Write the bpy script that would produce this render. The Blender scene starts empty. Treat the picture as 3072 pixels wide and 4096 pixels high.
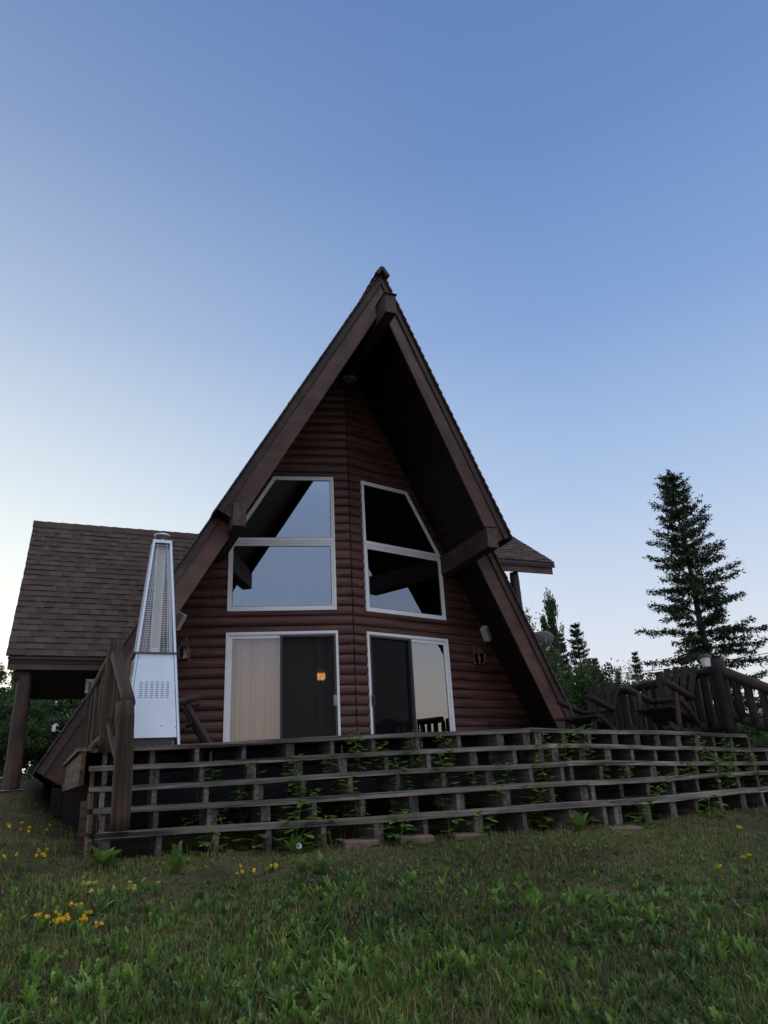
import bpy, math, random
import numpy as np
from mathutils import Vector, Matrix, Quaternion
random.seed(7); rng = np.random.default_rng(7)
scene = bpy.context.scene
COL = scene.collection
R = math.radians
PI = math.pi
Z0 = 1.5                      # heights below are measured from eye level; everything is lifted by Z0 at the end
BETA = 0.2451                 # half angle of the prow front
SLOPE = 1.7320508; RIDGE = 8.5

# ------------------------------------------------------------------ mesh helpers
class MB:
    def __init__(s): s.v = []; s.f = []
    def add(s, vs, fs):
        n = len(s.v); s.v += [tuple(p) for p in vs]; s.f += [tuple(i + n for i in f) for f in fs]
    def hexa(s, p):
        s.add(p, [(0,3,2,1),(4,5,6,7),(0,1,5,4),(1,2,6,5),(2,3,7,6),(3,0,4,7)])
    def box(s, x0,x1,y0,y1,z0,z1):
        s.hexa([(x0,y0,z0),(x1,y0,z0),(x1,y1,z0),(x0,y1,z0),(x0,y0,z1),(x1,y0,z1),(x1,y1,z1),(x0,y1,z1)])
    def tube(s, p0, p1, r0, r1=None, n=8, cap=True):
        r1 = r0 if r1 is None else r1
        p0 = Vector(p0); p1 = Vector(p1); d = (p1-p0).normalized()
        a = d.orthogonal().normalized(); b = d.cross(a)
        vs = []
        for p, r in ((p0,r0),(p1,r1)):
            for i in range(n):
                t = 2*PI*i/n; vs.append(p + a*(r*math.cos(t)) + b*(r*math.sin(t)))
        fs = [(i,(i+1)%n,n+(i+1)%n,n+i) for i in range(n)]
        if cap: fs += [tuple(range(n))[::-1], tuple(range(n,2*n))]
        s.add(vs, fs)
    def path(s, pts, rs, n=7):
        pts = [Vector(p) for p in pts]; m = len(pts); vs = []
        d0 = (pts[1]-pts[0]).normalized(); a = d0.orthogonal().normalized()
        for k in range(m):
            d = (pts[min(k+1,m-1)]-pts[max(k-1,0)]).normalized()
            a = (a - d*a.dot(d)).normalized(); b = d.cross(a)
            for i in range(n):
                t = 2*PI*i/n; vs.append(pts[k] + a*(rs[k]*math.cos(t)) + b*(rs[k]*math.sin(t)))
        fs = [(k*n+i, k*n+(i+1)%n, (k+1)*n+(i+1)%n, (k+1)*n+i) for k in range(m-1) for i in range(n)]
        fs += [tuple(range(n))[::-1], tuple(range((m-1)*n, m*n))]
        s.add(vs, fs)
    def lathe(s, prof, c=(0,0,0), n=16, a0=0):
        vs = []; m = len(prof)
        for r, z in prof:
            for i in range(n):
                t = 2*PI*i/n + a0; vs.append((c[0]+r*math.cos(t), c[1]+r*math.sin(t), c[2]+z))
        fs = [(k*n+i, k*n+(i+1)%n, (k+1)*n+(i+1)%n, (k+1)*n+i) for k in range(m-1) for i in range(n)]
        if prof[0][0] > 1e-4: fs.append(tuple(range(n))[::-1])
        if prof[-1][0] > 1e-4: fs.append(tuple(range((m-1)*n, m*n)))
        s.add(vs, fs)
    def mesh(s, name, mat, smooth=False):
        me = bpy.data.meshes.new(name); me.from_pydata(s.v, [], s.f); me.update()
        if mat: me.materials.append(mat)
        if smooth: me.polygons.foreach_set('use_smooth', [True]*len(me.polygons))
        return me
def link(name, me, parent=None, loc=(0,0,0), rot=None):
    o = bpy.data.objects.new(name, me); COL.objects.link(o)
    o.parent = parent; o.location = loc
    if rot is not None:
        if isinstance(rot, Quaternion): o.rotation_mode = 'QUATERNION'; o.rotation_quaternion = rot
        else: o.rotation_euler = rot
    return o
def obj(name, mb, mat, parent=None, loc=(0,0,0), rot=None, smooth=False, bevel=0):
    o = link(name, mb.mesh(name, mat, smooth), parent, loc, rot)
    if bevel:
        b = o.modifiers.new('bevel', 'BEVEL'); b.width = bevel; b.segments = 1; b.limit_method = 'ANGLE'
    return o
def tag(o, label, cat, group=None, kind=None):
    if label: o['label'] = label
    if cat: o['category'] = cat
    if group: o['group'] = group
    if kind: o['kind'] = kind
    return o
def empty(name, loc=(0,0,0), rz=0):
    o = bpy.data.objects.new(name, None); COL.objects.link(o); o.location = loc; o.rotation_euler = (0,0,rz); o.empty_display_size = .2
    return o
def copy_tree(o, parent=None):
    c = o.copy(); COL.objects.link(c); c.parent = parent
    for ch in list(o.children): copy_tree(ch, c)
    return c
def fast_mesh(name, V, F, mat, smooth=False):
    """V (n,3) array, F (m,3) triangle indices"""
    me = bpy.data.meshes.new(name); V = np.asarray(V, dtype=np.float32); F = np.asarray(F, dtype=np.int32)
    me.vertices.add(len(V)); me.vertices.foreach_set('co', V.ravel())
    me.loops.add(F.size); me.loops.foreach_set('vertex_index', F.ravel())
    me.polygons.add(len(F)); me.polygons.foreach_set('loop_start', np.arange(0, F.size, 3, dtype=np.int32))
    me.update(calc_edges=True); me.validate()
    if mat: me.materials.append(mat)
    return me

# ------------------------------------------------------------------ materials
def new_mat(name):
    m = bpy.data.materials.new(name); m.use_nodes = True
    nt = m.node_tree; b = nt.nodes['Principled BSDF']; return m, nt, b
def N(nt, t, **kw):
    n = nt.nodes.new(t)
    for k, v in kw.items(): setattr(n, k, v)
    return n
def ramp(nt, stops, interp='LINEAR'):
    r = N(nt, 'ShaderNodeValToRGB'); cr = r.color_ramp; cr.interpolation = interp
    while len(cr.elements) < len(stops): cr.elements.new(.5)
    for e, (p, c) in zip(cr.elements, stops): e.position = p; e.color = (*c, 1)
    return r
def wood(name, c0, c1, c2, axis=0, rough=.75, long=1.2, across=26, bump=.25, island=.0, crack=.0, spec=.3):
    """weathered timber: streaks along the object's own axis, blotches, dark cracks"""
    m, nt, b = new_mat(name)
    tc = N(nt,'ShaderNodeTexCoord'); mp = N(nt,'ShaderNodeMapping')
    sc = [across]*3; sc[axis] = long; mp.inputs['Scale'].default_value = sc
    oi = N(nt,'ShaderNodeObjectInfo'); ad = N(nt,'ShaderNodeVectorMath', operation='ADD')
    sc2 = N(nt,'ShaderNodeVectorMath', operation='SCALE'); sc2.inputs[0].default_value = (7,3,5)
    nt.links.new(oi.outputs['Random'], sc2.inputs['Scale'])
    nt.links.new(tc.outputs['Object'], ad.inputs[0]); nt.links.new(sc2.outputs[0], ad.inputs[1])
    nt.links.new(ad.outputs[0], mp.inputs['Vector'])
    n1 = N(nt,'ShaderNodeTexNoise'); n1.inputs['Scale'].default_value = 1; n1.inputs['Detail'].default_value = 6; n1.inputs['Roughness'].default_value=.65
    nt.links.new(mp.outputs[0], n1.inputs['Vector'])
    n2 = N(nt,'ShaderNodeTexNoise'); n2.inputs['Scale'].default_value = 2.2; n2.inputs['Detail'].default_value = 4
    nt.links.new(ad.outputs[0], n2.inputs['Vector'])
    r1 = ramp(nt, [(.3,c0),(.5,c1),(.72,c2)]); nt.links.new(n1.outputs['Fac'], r1.inputs[0])
    mx = N(nt,'ShaderNodeMixRGB', blend_type='MULTIPLY'); mx.inputs[0].default_value = .75
    r2 = ramp(nt, [(.3,(.4,.4,.4)),(.65,(1.35,1.3,1.25))]); nt.links.new(n2.outputs['Fac'], r2.inputs[0])
    nt.links.new(r1.outputs[0], mx.inputs[1]); nt.links.new(r2.outputs[0], mx.inputs[2])
    last = mx.outputs[0]
    # per-object tint
    hv = N(nt,'ShaderNodeHueSaturation'); mr = N(nt,'ShaderNodeMapRange'); mr.inputs['To Min'].default_value=.75; mr.inputs['To Max'].default_value=1.25
    nt.links.new(oi.outputs['Random'], mr.inputs['Value']); nt.links.new(mr.outputs[0], hv.inputs['Value']); nt.links.new(last, hv.inputs['Color']); last = hv.outputs[0]
    if island:
        g = N(nt,'ShaderNodeNewGeometry'); mr2 = N(nt,'ShaderNodeMapRange'); mr2.inputs['To Min'].default_value=1-island; mr2.inputs['To Max'].default_value=1+island
        nt.links.new(g.outputs['Random Per Island'], mr2.inputs['Value'])
        hv2 = N(nt,'ShaderNodeHueSaturation'); nt.links.new(mr2.outputs[0], hv2.inputs['Value']); nt.links.new(last, hv2.inputs['Color']); last = hv2.outputs[0]
    if crack:
        mp3 = N(nt,'ShaderNodeMapping'); s3 = [across*.6]*3; s3[axis] = long*.5; mp3.inputs['Scale'].default_value = s3
        nt.links.new(ad.outputs[0], mp3.inputs['Vector'])
        n3 = N(nt,'ShaderNodeTexNoise'); n3.inputs['Scale'].default_value=1; n3.inputs['Detail'].default_value=3; nt.links.new(mp3.outputs[0], n3.inputs['Vector'])
        r3 = ramp(nt, [(.36,(.15,.15,.15)),(.42,(1,1,1))]); nt.links.new(n3.outputs['Fac'], r3.inputs[0])
        m3 = N(nt,'ShaderNodeMixRGB', blend_type='MULTIPLY'); m3.inputs[0].default_value = crack
        nt.links.new(last, m3.inputs[1]); nt.links.new(r3.outputs[0], m3.inputs[2]); last = m3.outputs[0]
    nt.links.new(last, b.inputs['Base Color'])
    b.inputs['Roughness'].default_value = rough; b.inputs['Specular IOR Level'].default_value = spec
    bp = N(nt,'ShaderNodeBump'); bp.inputs['Strength'].default_value = bump; bp.inputs['Distance'].default_value = .01
    nt.links.new(n1.outputs['Fac'], bp.inputs['Height']); nt.links.new(bp.outputs[0], b.inputs['Normal'])
    return m
def plain(name, c, rough=.5, metal=0, noise=.12, scale=6, spec=.5, bump=0):
    m, nt, b = new_mat(name)
    tc = N(nt,'ShaderNodeTexCoord'); n1 = N(nt,'ShaderNodeTexNoise'); n1.inputs['Scale'].default_value = scale; n1.inputs['Detail'].default_value = 5
    nt.links.new(tc.outputs['Object'], n1.inputs['Vector'])
    lo = tuple(x*(1-noise) for x in c); hi = tuple(min(1,x*(1+noise)) for x in c)
    r = ramp(nt, [(.3,lo),(.7,hi)]); nt.links.new(n1.outputs['Fac'], r.inputs[0]); nt.links.new(r.outputs[0], b.inputs['Base Color'])
    b.inputs['Roughness'].default_value = rough; b.inputs['Metallic'].default_value = metal; b.inputs['Specular IOR Level'].default_value = spec
    if bump:
        bp = N(nt,'ShaderNodeBump'); bp.inputs['Strength'].default_value = bump; bp.inputs['Distance'].default_value = .01
        nt.links.new(n1.outputs['Fac'], bp.inputs['Height']); nt.links.new(bp.outputs[0], b.inputs['Normal'])
    return m
def leafmat(name, cols, trans=.35, rough=.6, patch=.0, pscale=.6, pcol=(.08,.06,.03)):
    m, nt, b = new_mat(name)
    g = N(nt,'ShaderNodeNewGeometry'); r = ramp(nt, [(i/(len(cols)-1), c) for i, c in enumerate(cols)])
    nt.links.new(g.outputs['Random Per Island'], r.inputs[0]); last = r.outputs[0]
    tc = N(nt,'ShaderNodeTexCoord'); n1 = N(nt,'ShaderNodeTexNoise'); n1.inputs['Scale'].default_value = pscale; n1.inputs['Detail'].default_value = 4
    nt.links.new(tc.outputs['Object'], n1.inputs['Vector'])
    r2 = ramp(nt, [(.35,(.5,.52,.55)),(.65,(1.4,1.32,1.1))]); nt.links.new(n1.outputs['Fac'], r2.inputs[0])
    mx = N(nt,'ShaderNodeMixRGB', blend_type='MULTIPLY'); mx.inputs[0].default_value = .8
    nt.links.new(last, mx.inputs[1]); nt.links.new(r2.outputs[0], mx.inputs[2]); last = mx.outputs[0]
    if patch:
        n2 = N(nt,'ShaderNodeTexNoise'); n2.inputs['Scale'].default_value = pscale*2.3; n2.inputs['Detail'].default_value = 3; nt.links.new(tc.outputs['Object'], n2.inputs['Vector'])
        r3 = ramp(nt, [(.5,(0,0,0)),(.64,(patch,)*3)]); nt.links.new(n2.outputs['Fac'], r3.inputs[0])
        mp = N(nt,'ShaderNodeMixRGB'); nt.links.new(r3.outputs[0], mp.inputs[0]); nt.links.new(last, mp.inputs[1]); mp.inputs[2].default_value = (*pcol,1); last = mp.outputs[0]
    nt.links.new(last, b.inputs['Base Color']); b.inputs['Roughness'].default_value = rough; b.inputs['Specular IOR Level'].default_value = .25
    tr = N(nt,'ShaderNodeBsdfTranslucent'); nt.links.new(last, tr.inputs['Color'])
    ms = N(nt,'ShaderNodeMixShader'); ms.inputs[0].default_value = trans
    out = nt.nodes['Material Output']; nt.links.new(b.outputs[0], ms.inputs[1]); nt.links.new(tr.outputs[0], ms.inputs[2]); nt.links.new(ms.outputs[0], out.inputs['Surface'])
    return m

M = {}
M['deckwood'] = wood('weathered_grey_board', (.04,.034,.03), (.115,.10,.09), (.25,.222,.20), 0, .85, 1.3, 44, .6, 0, .9)
M['stringer'] = wood('weathered_block', (.035,.031,.029), (.08,.07,.064), (.14,.125,.115), 1, .85, 1.3, 34, .4, .35, .6)
M['sidewood'] = wood('brown_side_board', (.03,.02,.014), (.085,.055,.036), (.14,.095,.06), 0, .8, 1.1, 30, .4, 0, .6)
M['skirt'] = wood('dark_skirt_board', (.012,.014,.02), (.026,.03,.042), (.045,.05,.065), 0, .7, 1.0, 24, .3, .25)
M['logpost'] = wood('peeled_log', (.009,.006,.004), (.030,.018,.011), (.095,.056,.030), 2, .7, .8, 30, .8, 0, .95)
M['logdark'] = wood('dark_stained_log', (.010,.007,.0055), (.024,.0165,.0135), (.052,.037,.029), 2, .8, 1.2, 26, .35, .2, .5)
M['brownlog'] = wood('brown_painted_log', (.03,.017,.014), (.058,.034,.028), (.08,.05,.042), 2, .65, .8, 16, .25, 0, .4)
M['fascia'] = wood('brown_fascia_paint', (.058,.029,.024), (.075,.040,.033), (.092,.052,.043), 0, .55, .6, 7, .08)
M['trim'] = wood('grey_brown_trim_paint', (.032,.02,.02), (.042,.028,.027), (.055,.037,.036), 0, .6, .6, 9, .08)
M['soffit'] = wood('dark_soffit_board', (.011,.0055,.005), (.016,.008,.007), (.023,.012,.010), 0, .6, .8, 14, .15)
M['beam'] = wood('brown_beam', (.03,.018,.016), (.048,.029,.025), (.07,.045,.037), 1, .7, 1.0, 18, .3, 0, .5)

def log_wall_mat():
    m, nt, b = new_mat('stained_log_siding')
    tc = N(nt,'ShaderNodeTexCoord'); sp = N(nt,'ShaderNodeSeparateXYZ'); nt.links.new(tc.outputs['Object'], sp.inputs[0])
    dv = N(nt,'ShaderNodeMath', operation='DIVIDE'); dv.inputs[1].default_value = .168; nt.links.new(sp.outputs['Z'], dv.inputs[0])
    fl = N(nt,'ShaderNodeMath', operation='FLOOR'); nt.links.new(dv.outputs[0], fl.inputs[0])
    wn = N(nt,'ShaderNodeTexWhiteNoise', noise_dimensions='1D'); nt.links.new(fl.outputs[0], wn.inputs['W'])
    ax = N(nt,'ShaderNodeMath', operation='MULTIPLY_ADD'); ax.inputs[1].default_value = 3; nt.links.new(wn.outputs['Value'], ax.inputs[0]); nt.links.new(sp.outputs['X'], ax.inputs[2])
    d2 = N(nt,'ShaderNodeMath', operation='DIVIDE'); d2.inputs[1].default_value = 2.3; nt.links.new(ax.outputs[0], d2.inputs[0])
    f2 = N(nt,'ShaderNodeMath', operation='FLOOR'); nt.links.new(d2.outputs[0], f2.inputs[0])
    cb = N(nt,'ShaderNodeCombineXYZ'); nt.links.new(fl.outputs[0], cb.inputs[0]); nt.links.new(f2.outputs[0], cb.inputs[1])
    w2 = N(nt,'ShaderNodeTexWhiteNoise', noise_dimensions='3D'); nt.links.new(cb.outputs[0], w2.inputs['Vector'])
    # streaks, offset per board
    mp = N(nt,'ShaderNodeMapping'); mp.inputs['Scale'].default_value = (1.3,20,30); nt.links.new(tc.outputs['Object'], mp.inputs['Vector'])
    ad = N(nt,'ShaderNodeVectorMath', operation='ADD'); sc = N(nt,'ShaderNodeVectorMath', operation='SCALE'); sc.inputs['Scale'].default_value = 20
    nt.links.new(w2.outputs['Color'], sc.inputs[0]); nt.links.new(mp.outputs[0], ad.inputs[0]); nt.links.new(sc.outputs[0], ad.inputs[1])
    n1 = N(nt,'ShaderNodeTexNoise'); n1.inputs['Scale'].default_value=1; n1.inputs['Detail'].default_value=5; nt.links.new(ad.outputs[0], n1.inputs['Vector'])
    r1 = ramp(nt, [(.25,(.026,.010,.008)),(.5,(.068,.0275,.021)),(.78,(.12,.060,.047))]); nt.links.new(n1.outputs['Fac'], r1.inputs[0])
    hv = N(nt,'ShaderNodeHueSaturation'); mr = N(nt,'ShaderNodeMapRange'); mr.inputs['To Min'].default_value=.72; mr.inputs['To Max'].default_value=1.2
    nt.links.new(w2.outputs['Value'], mr.inputs['Value']); nt.links.new(mr.outputs[0], hv.inputs['Value']); nt.links.new(r1.outputs[0], hv.inputs['Color'])
    # butt joints
    fr = N(nt,'ShaderNodeMath', operation='FRACT'); nt.links.new(d2.outputs[0], fr.inputs[0])
    lt = N(nt,'ShaderNodeMath', operation='LESS_THAN'); lt.inputs[1].default_value = .0042; nt.links.new(fr.outputs[0], lt.inputs[0])
    mj = N(nt,'ShaderNodeMixRGB'); nt.links.new(lt.outputs[0], mj.inputs[0]); nt.links.new(hv.outputs[0], mj.inputs[1]); mj.inputs[2].default_value=(.006,.003,.003,1)
    nt.links.new(mj.outputs[0], b.inputs['Base Color']); b.inputs['Roughness'].default_value=.5; b.inputs['Specular IOR Level'].default_value=.35
    bp = N(nt,'ShaderNodeBump'); bp.inputs['Strength'].default_value=.25; bp.inputs['Distance'].default_value=.01; nt.links.new(n1.outputs['Fac'], bp.inputs['Height']); nt.links.new(bp.outputs[0], b.inputs['Normal'])
    return m
M['logwall'] = log_wall_mat()
M['frame'] = plain('white_vinyl', (.62,.64,.64), .4, 0, .05, 3)
M['gasket'] = plain('dark_gasket', (.03,.03,.03), .6)
M['steel'] = plain('brushed_steel', (.50,.56,.62), .42, .6, .07, 3.5, .5, .04)
M['wire'] = plain('steel_wire', (.6,.66,.74), .45, .6)
M['black'] = plain('black_enamel', (.02,.02,.022), .4)
M['dark'] = plain('dark_interior', (.035,.025,.02), .8)
M['intwall'] = wood('interior_pine', (.06,.03,.015), (.10,.05,.026), (.14,.075,.04), 0, .7, 1, 9, .1)
M['copper'] = plain('copper_lantern', (.11,.052,.036), .5, .3, .35, 30)
M['speaker'] = plain('cream_plastic', (.42,.40,.35), .6, 0, .1, 12)
M['speakergrey'] = plain('grey_grille', (.25,.26,.26), .7, 0, .1, 60)
M['dish'] = plain('grey_dish_paint', (.20,.20,.21), .6, 0, .08, 5)
M['white'] = plain('white_plastic', (.6,.6,.6), .5, 0, .05)
M['concrete'] = plain('concrete_paver', (.12,.085,.065), .9, 0, .3, 25, .3, .3)
M['stone'] = plain('pale_stone', (.16,.15,.14), .9, 0, .3, 18, .3, .3)
M['bark'] = plain('spruce_bark', (.045,.034,.028), .9, 0, .5, 14, .2, .6)
M['birch'] = plain('aspen_bark', (.20,.19,.16), .8, 0, .45, 8, .2, .3)
M['lantern_w'] = plain('frosted_lamp', (.6,.64,.6), .3, 0, .05)
M['rubber'] = plain('cable', (.01,.01,.01), .7)
M['spruce'] = leafmat('spruce_needles', [(.022,.035,.018),(.035,.052,.024),(.05,.062,.028)], .12, .7, 0, 2)
M['spruce2'] = leafmat('spruce_needles_far', [(.022,.038,.024),(.034,.055,.032),(.048,.066,.038)], .15, .7, 0, 2)
M['aspen'] = leafmat('aspen_leaves', [(.04,.08,.03),(.065,.115,.04),(.09,.14,.055)], .35, .6, 0, 1.2)
M['bush'] = leafmat('alder_leaves', [(.035,.075,.03),(.055,.10,.04),(.08,.13,.055)], .35, .6, 0, 1.2)
M['weed'] = leafmat('weed_leaves', [(.07,.15,.035),(.115,.215,.045),(.19,.30,.06)], .35, .55, .0, 1.1)
M['weedblue'] = leafmat('dull_weed_leaves', [(.05,.10,.04),(.08,.145,.055),(.12,.19,.07)], .3, .55, .0, 1.1)
M['grass'] = leafmat('grass_blades', [(.09,.13,.03),(.14,.19,.04),(.22,.25,.07)], .35, .6, .65, .7, (.11,.085,.045))
M['dry'] = leafmat('dry_stalks', [(.10,.075,.05),(.18,.13,.08),(.26,.20,.12)], .15, .8)
M['yellow'] = leafmat('yellow_petals', [(.80,.52,.02),(.85,.62,.03),(.8,.66,.08)], .3, .5)
M['paleyellow'] = leafmat('pale_yellow_buds', [(.5,.5,.12),(.6,.6,.2)], .3, .5)
M['seed'] = plain('dandelion_seed', (.6,.6,.58), .8)
M['red'] = leafmat('red_leaf', [(.3,.01,.02),(.35,.02,.02)], .2, .5)

def curtain_mat(name, c, transp):
    m, nt, b = new_mat(name); out = nt.nodes['Material Output']
    b.inputs['Base Color'].default_value = (*c,1); b.inputs['Roughness'].default_value = .9
    tl = N(nt,'ShaderNodeBsdfTranslucent'); tl.inputs['Color'].default_value=(*c,1)
    m1 = N(nt,'ShaderNodeMixShader'); m1.inputs[0].default_value=.2; nt.links.new(b.outputs[0], m1.inputs[1]); nt.links.new(tl.outputs[0], m1.inputs[2])
    tp = N(nt,'ShaderNodeBsdfTransparent'); m2 = N(nt,'ShaderNodeMixShader'); m2.inputs[0].default_value=transp
    nt.links.new(m1.outputs[0], m2.inputs[1]); nt.links.new(tp.outputs[0], m2.inputs[2]); nt.links.new(m2.outputs[0], out.inputs['Surface'])
    # woven cloth lines
    tc = N(nt,'ShaderNodeTexCoord'); w = N(nt,'ShaderNodeTexWave', bands_direction='Z'); w.inputs['Scale'].default_value=22; w.inputs['Distortion'].default_value=2.5; w.inputs['Detail'].default_value=2
    nt.links.new(tc.outputs['Object'], w.inputs['Vector']); r = ramp(nt, [(0,tuple(x*.86 for x in c)),(1,c)]); nt.links.new(w.outputs['Fac'], r.inputs[0]); nt.links.new(r.outputs[0], b.inputs['Base Color'])
    return m
M['curtain'] = curtain_mat('cream_sheer_curtain', (.68,.62,.56), .06)
M['curtain2'] = curtain_mat('grey_sheer_curtain', (.8,.72,.68), .30)
def glass_mat(name, ior, tint):
    m, nt, b = new_mat(name); out = nt.nodes['Material Output']; nt.nodes.remove(b)
    gl = N(nt,'ShaderNodeBsdfGlossy'); gl.inputs['Roughness'].default_value=.005; gl.inputs['Color'].default_value=(.92,.97,1,1)
    tp = N(nt,'ShaderNodeBsdfTransparent'); tp.inputs['Color'].default_value=(*tint,1)
    fr = N(nt,'ShaderNodeFresnel'); fr.inputs['IOR'].default_value = ior
    ms = N(nt,'ShaderNodeMixShader'); nt.links.new(fr.outputs[0], ms.inputs[0]); nt.links.new(tp.outputs[0], ms.inputs[1]); nt.links.new(gl.outputs[0], ms.inputs[2]); nt.links.new(ms.outputs[0], out.inputs['Surface'])
    return m
M['glass'] = glass_mat('window_glass', 2.45, (.62,.66,.66))
M['glass1'] = glass_mat('clear_glass', 1.35, (.85,.85,.85)); M['glass2'] = glass_mat('door_glass', 1.7, (.97,.91,.88))
M['glass3'] = glass_mat('mirror_like_door_glass', 2.7, (.6,.66,.6))
def tube_mat():
    m, nt, b = new_mat('heater_tube_glass'); out = nt.nodes['Material Output']; b.inputs['Base Color'].default_value=(.74,.76,.72,1); b.inputs['Roughness'].default_value=.12; b.inputs['Specular IOR Level'].default_value=1
    tl = N(nt,'ShaderNodeBsdfTranslucent'); tl.inputs['Color'].default_value=(.8,.82,.76,1); m1 = N(nt,'ShaderNodeMixShader'); m1.inputs[0].default_value=.5; nt.links.new(b.outputs[0], m1.inputs[1]); nt.links.new(tl.outputs[0], m1.inputs[2])
    lw = N(nt,'ShaderNodeLayerWeight'); lw.inputs['Blend'].default_value=.35; mr = N(nt,'ShaderNodeMapRange'); mr.inputs['To Min'].default_value=.42; mr.inputs['To Max'].default_value=.95; nt.links.new(lw.outputs['Facing'], mr.inputs['Value'])  # white thickens towards the edges, imitating bright reflections along the glass
    tp = N(nt,'ShaderNodeBsdfTransparent'); m2 = N(nt,'ShaderNodeMixShader'); nt.links.new(mr.outputs[0], m2.inputs[0]); nt.links.new(tp.outputs[0], m2.inputs[1]); nt.links.new(m1.outputs[0], m2.inputs[2]); nt.links.new(m2.outputs[0], out.inputs['Surface'])
    return m
M['tubeglass'] = tube_mat()
M['lampglass'] = glass_mat('lantern_glass', 1.6, (.85,.85,.85))
def screen_mat():
    m, nt, b = new_mat('insect_screen_mesh'); out = nt.nodes['Material Output']
    b.inputs['Base Color'].default_value=(.006,.006,.008,1); b.inputs['Roughness'].default_value=.9; b.inputs['Specular IOR Level'].default_value=.1
    tp = N(nt,'ShaderNodeBsdfTransparent'); ms = N(nt,'ShaderNodeMixShader'); ms.inputs[0].default_value=.56
    nt.links.new(b.outputs[0], ms.inputs[1]); nt.links.new(tp.outputs[0], ms.inputs[2]); nt.links.new(ms.outputs[0], out.inputs['Surface'])
    return m
M['screen'] = screen_mat()
def glow_mat():
    m, nt, b = new_mat('lit_lamp_shade'); b.inputs['Base Color'].default_value=(.8,.5,.25,1)
    b.inputs['Emission Color'].default_value=(1,.50,.16,1); b.inputs['Emission Strength'].default_value=6
    return m
M['glow'] = glow_mat()
def shingle_mat(name, cols):
    m, nt, b = new_mat(name)
    g = N(nt,'ShaderNodeNewGeometry'); r = ramp(nt, [(i/(len(cols)-1), c) for i, c in enumerate(cols)], 'CONSTANT')
    nt.links.new(g.outputs['Random Per Island'], r.inputs[0])
    tc = N(nt,'ShaderNodeTexCoord'); n1 = N(nt,'ShaderNodeTexNoise'); n1.inputs['Scale'].default_value=90; n1.inputs['Detail'].default_value=3; nt.links.new(tc.outputs['Object'], n1.inputs['Vector'])
    r2 = ramp(nt, [(.3,(.7,.7,.7)),(.7,(1.25,1.25,1.25))]); nt.links.new(n1.outputs['Fac'], r2.inputs[0])
    mx = N(nt,'ShaderNodeMixRGB', blend_type='MULTIPLY'); mx.inputs[0].default_value=1; nt.links.new(r.outputs[0], mx.inputs[1]); nt.links.new(r2.outputs[0], mx.inputs[2])
    nt.links.new(mx.outputs[0], b.inputs['Base Color']); b.inputs['Roughness'].default_value=.9; b.inputs['Specular IOR Level'].default_value=.25
    return m
SH = [(.060,.042,.038),(.071,.051,.046),(.079,.060,.050),(.054,.038,.035),(.073,.056,.047),(.064,.044,.040),(.084,.065,.056)]
M['shingle'] = shingle_mat('asphalt_shingle_brown', SH)

# ------------------------------------------------------------------ terrain
def interp(x, xs, ys): return float(np.interp(x, xs, ys))
def yfoot(x): return -6.04 + .25*min(abs(x), 4.5)
def ground0(x, y):
    yf = yfoot(x); d = y - yf
    if d < 0:
        return -.42 - .162*(-d) if d > -8 else -.42 - .162*8 - .12*(-d-8)
    t = min(1, max(0, (-3.95 - x)/.95)); t = t*t*(3-2*t)
    left = interp(d, [0,1.2,4.4,6,12,40,200,600], [0,.08,.42,.62,.95,1.0,.2,-2])
    right = interp(d, [0,5,20,60,200,600], [0,.06,0,-.4,-1.5,-4])
    return -.42 + left*t + right*(1-t)
def vnoise(x, y, s=1.0):
    return (math.sin(x*1.7*s+1.3)*math.cos(y*2.1*s-.7) + .5*math.sin(x*4.1*s-y*3.3*s+2.1) + .3*math.sin(x*9.3*s+y*7.7*s))/1.8
def ground(x, y):
    near = 1 if abs(x) < 15 and abs(y) < 15 else 0.3
    return ground0(x, y) + .018*near*vnoise(x, y, 1.3) + .006*near*vnoise(y, x, 5)
def axis_coords(lo, hi, step, far):
    a = list(np.arange(lo, hi+1e-6, step)); s = step; x = a[-1]
    while x < far: s *= 1.28; x += s; a.append(x)
    s = step; x = a[0]
    while x > -far: s *= 1.28; x -= s; a.insert(0, x)
    return a
gx = axis_coords(-9, 8, .10, 420); gy = axis_coords(-13, 3, .10, 420)
gv = [(x, y, ground(x, y)) for y in gy for x in gx]; nx = len(gx)
gf = [(j*nx+i, j*nx+i+1, (j+1)*nx+i+1, (j+1)*nx+i) for j in range(len(gy)-1) for i in range(nx-1)]
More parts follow.
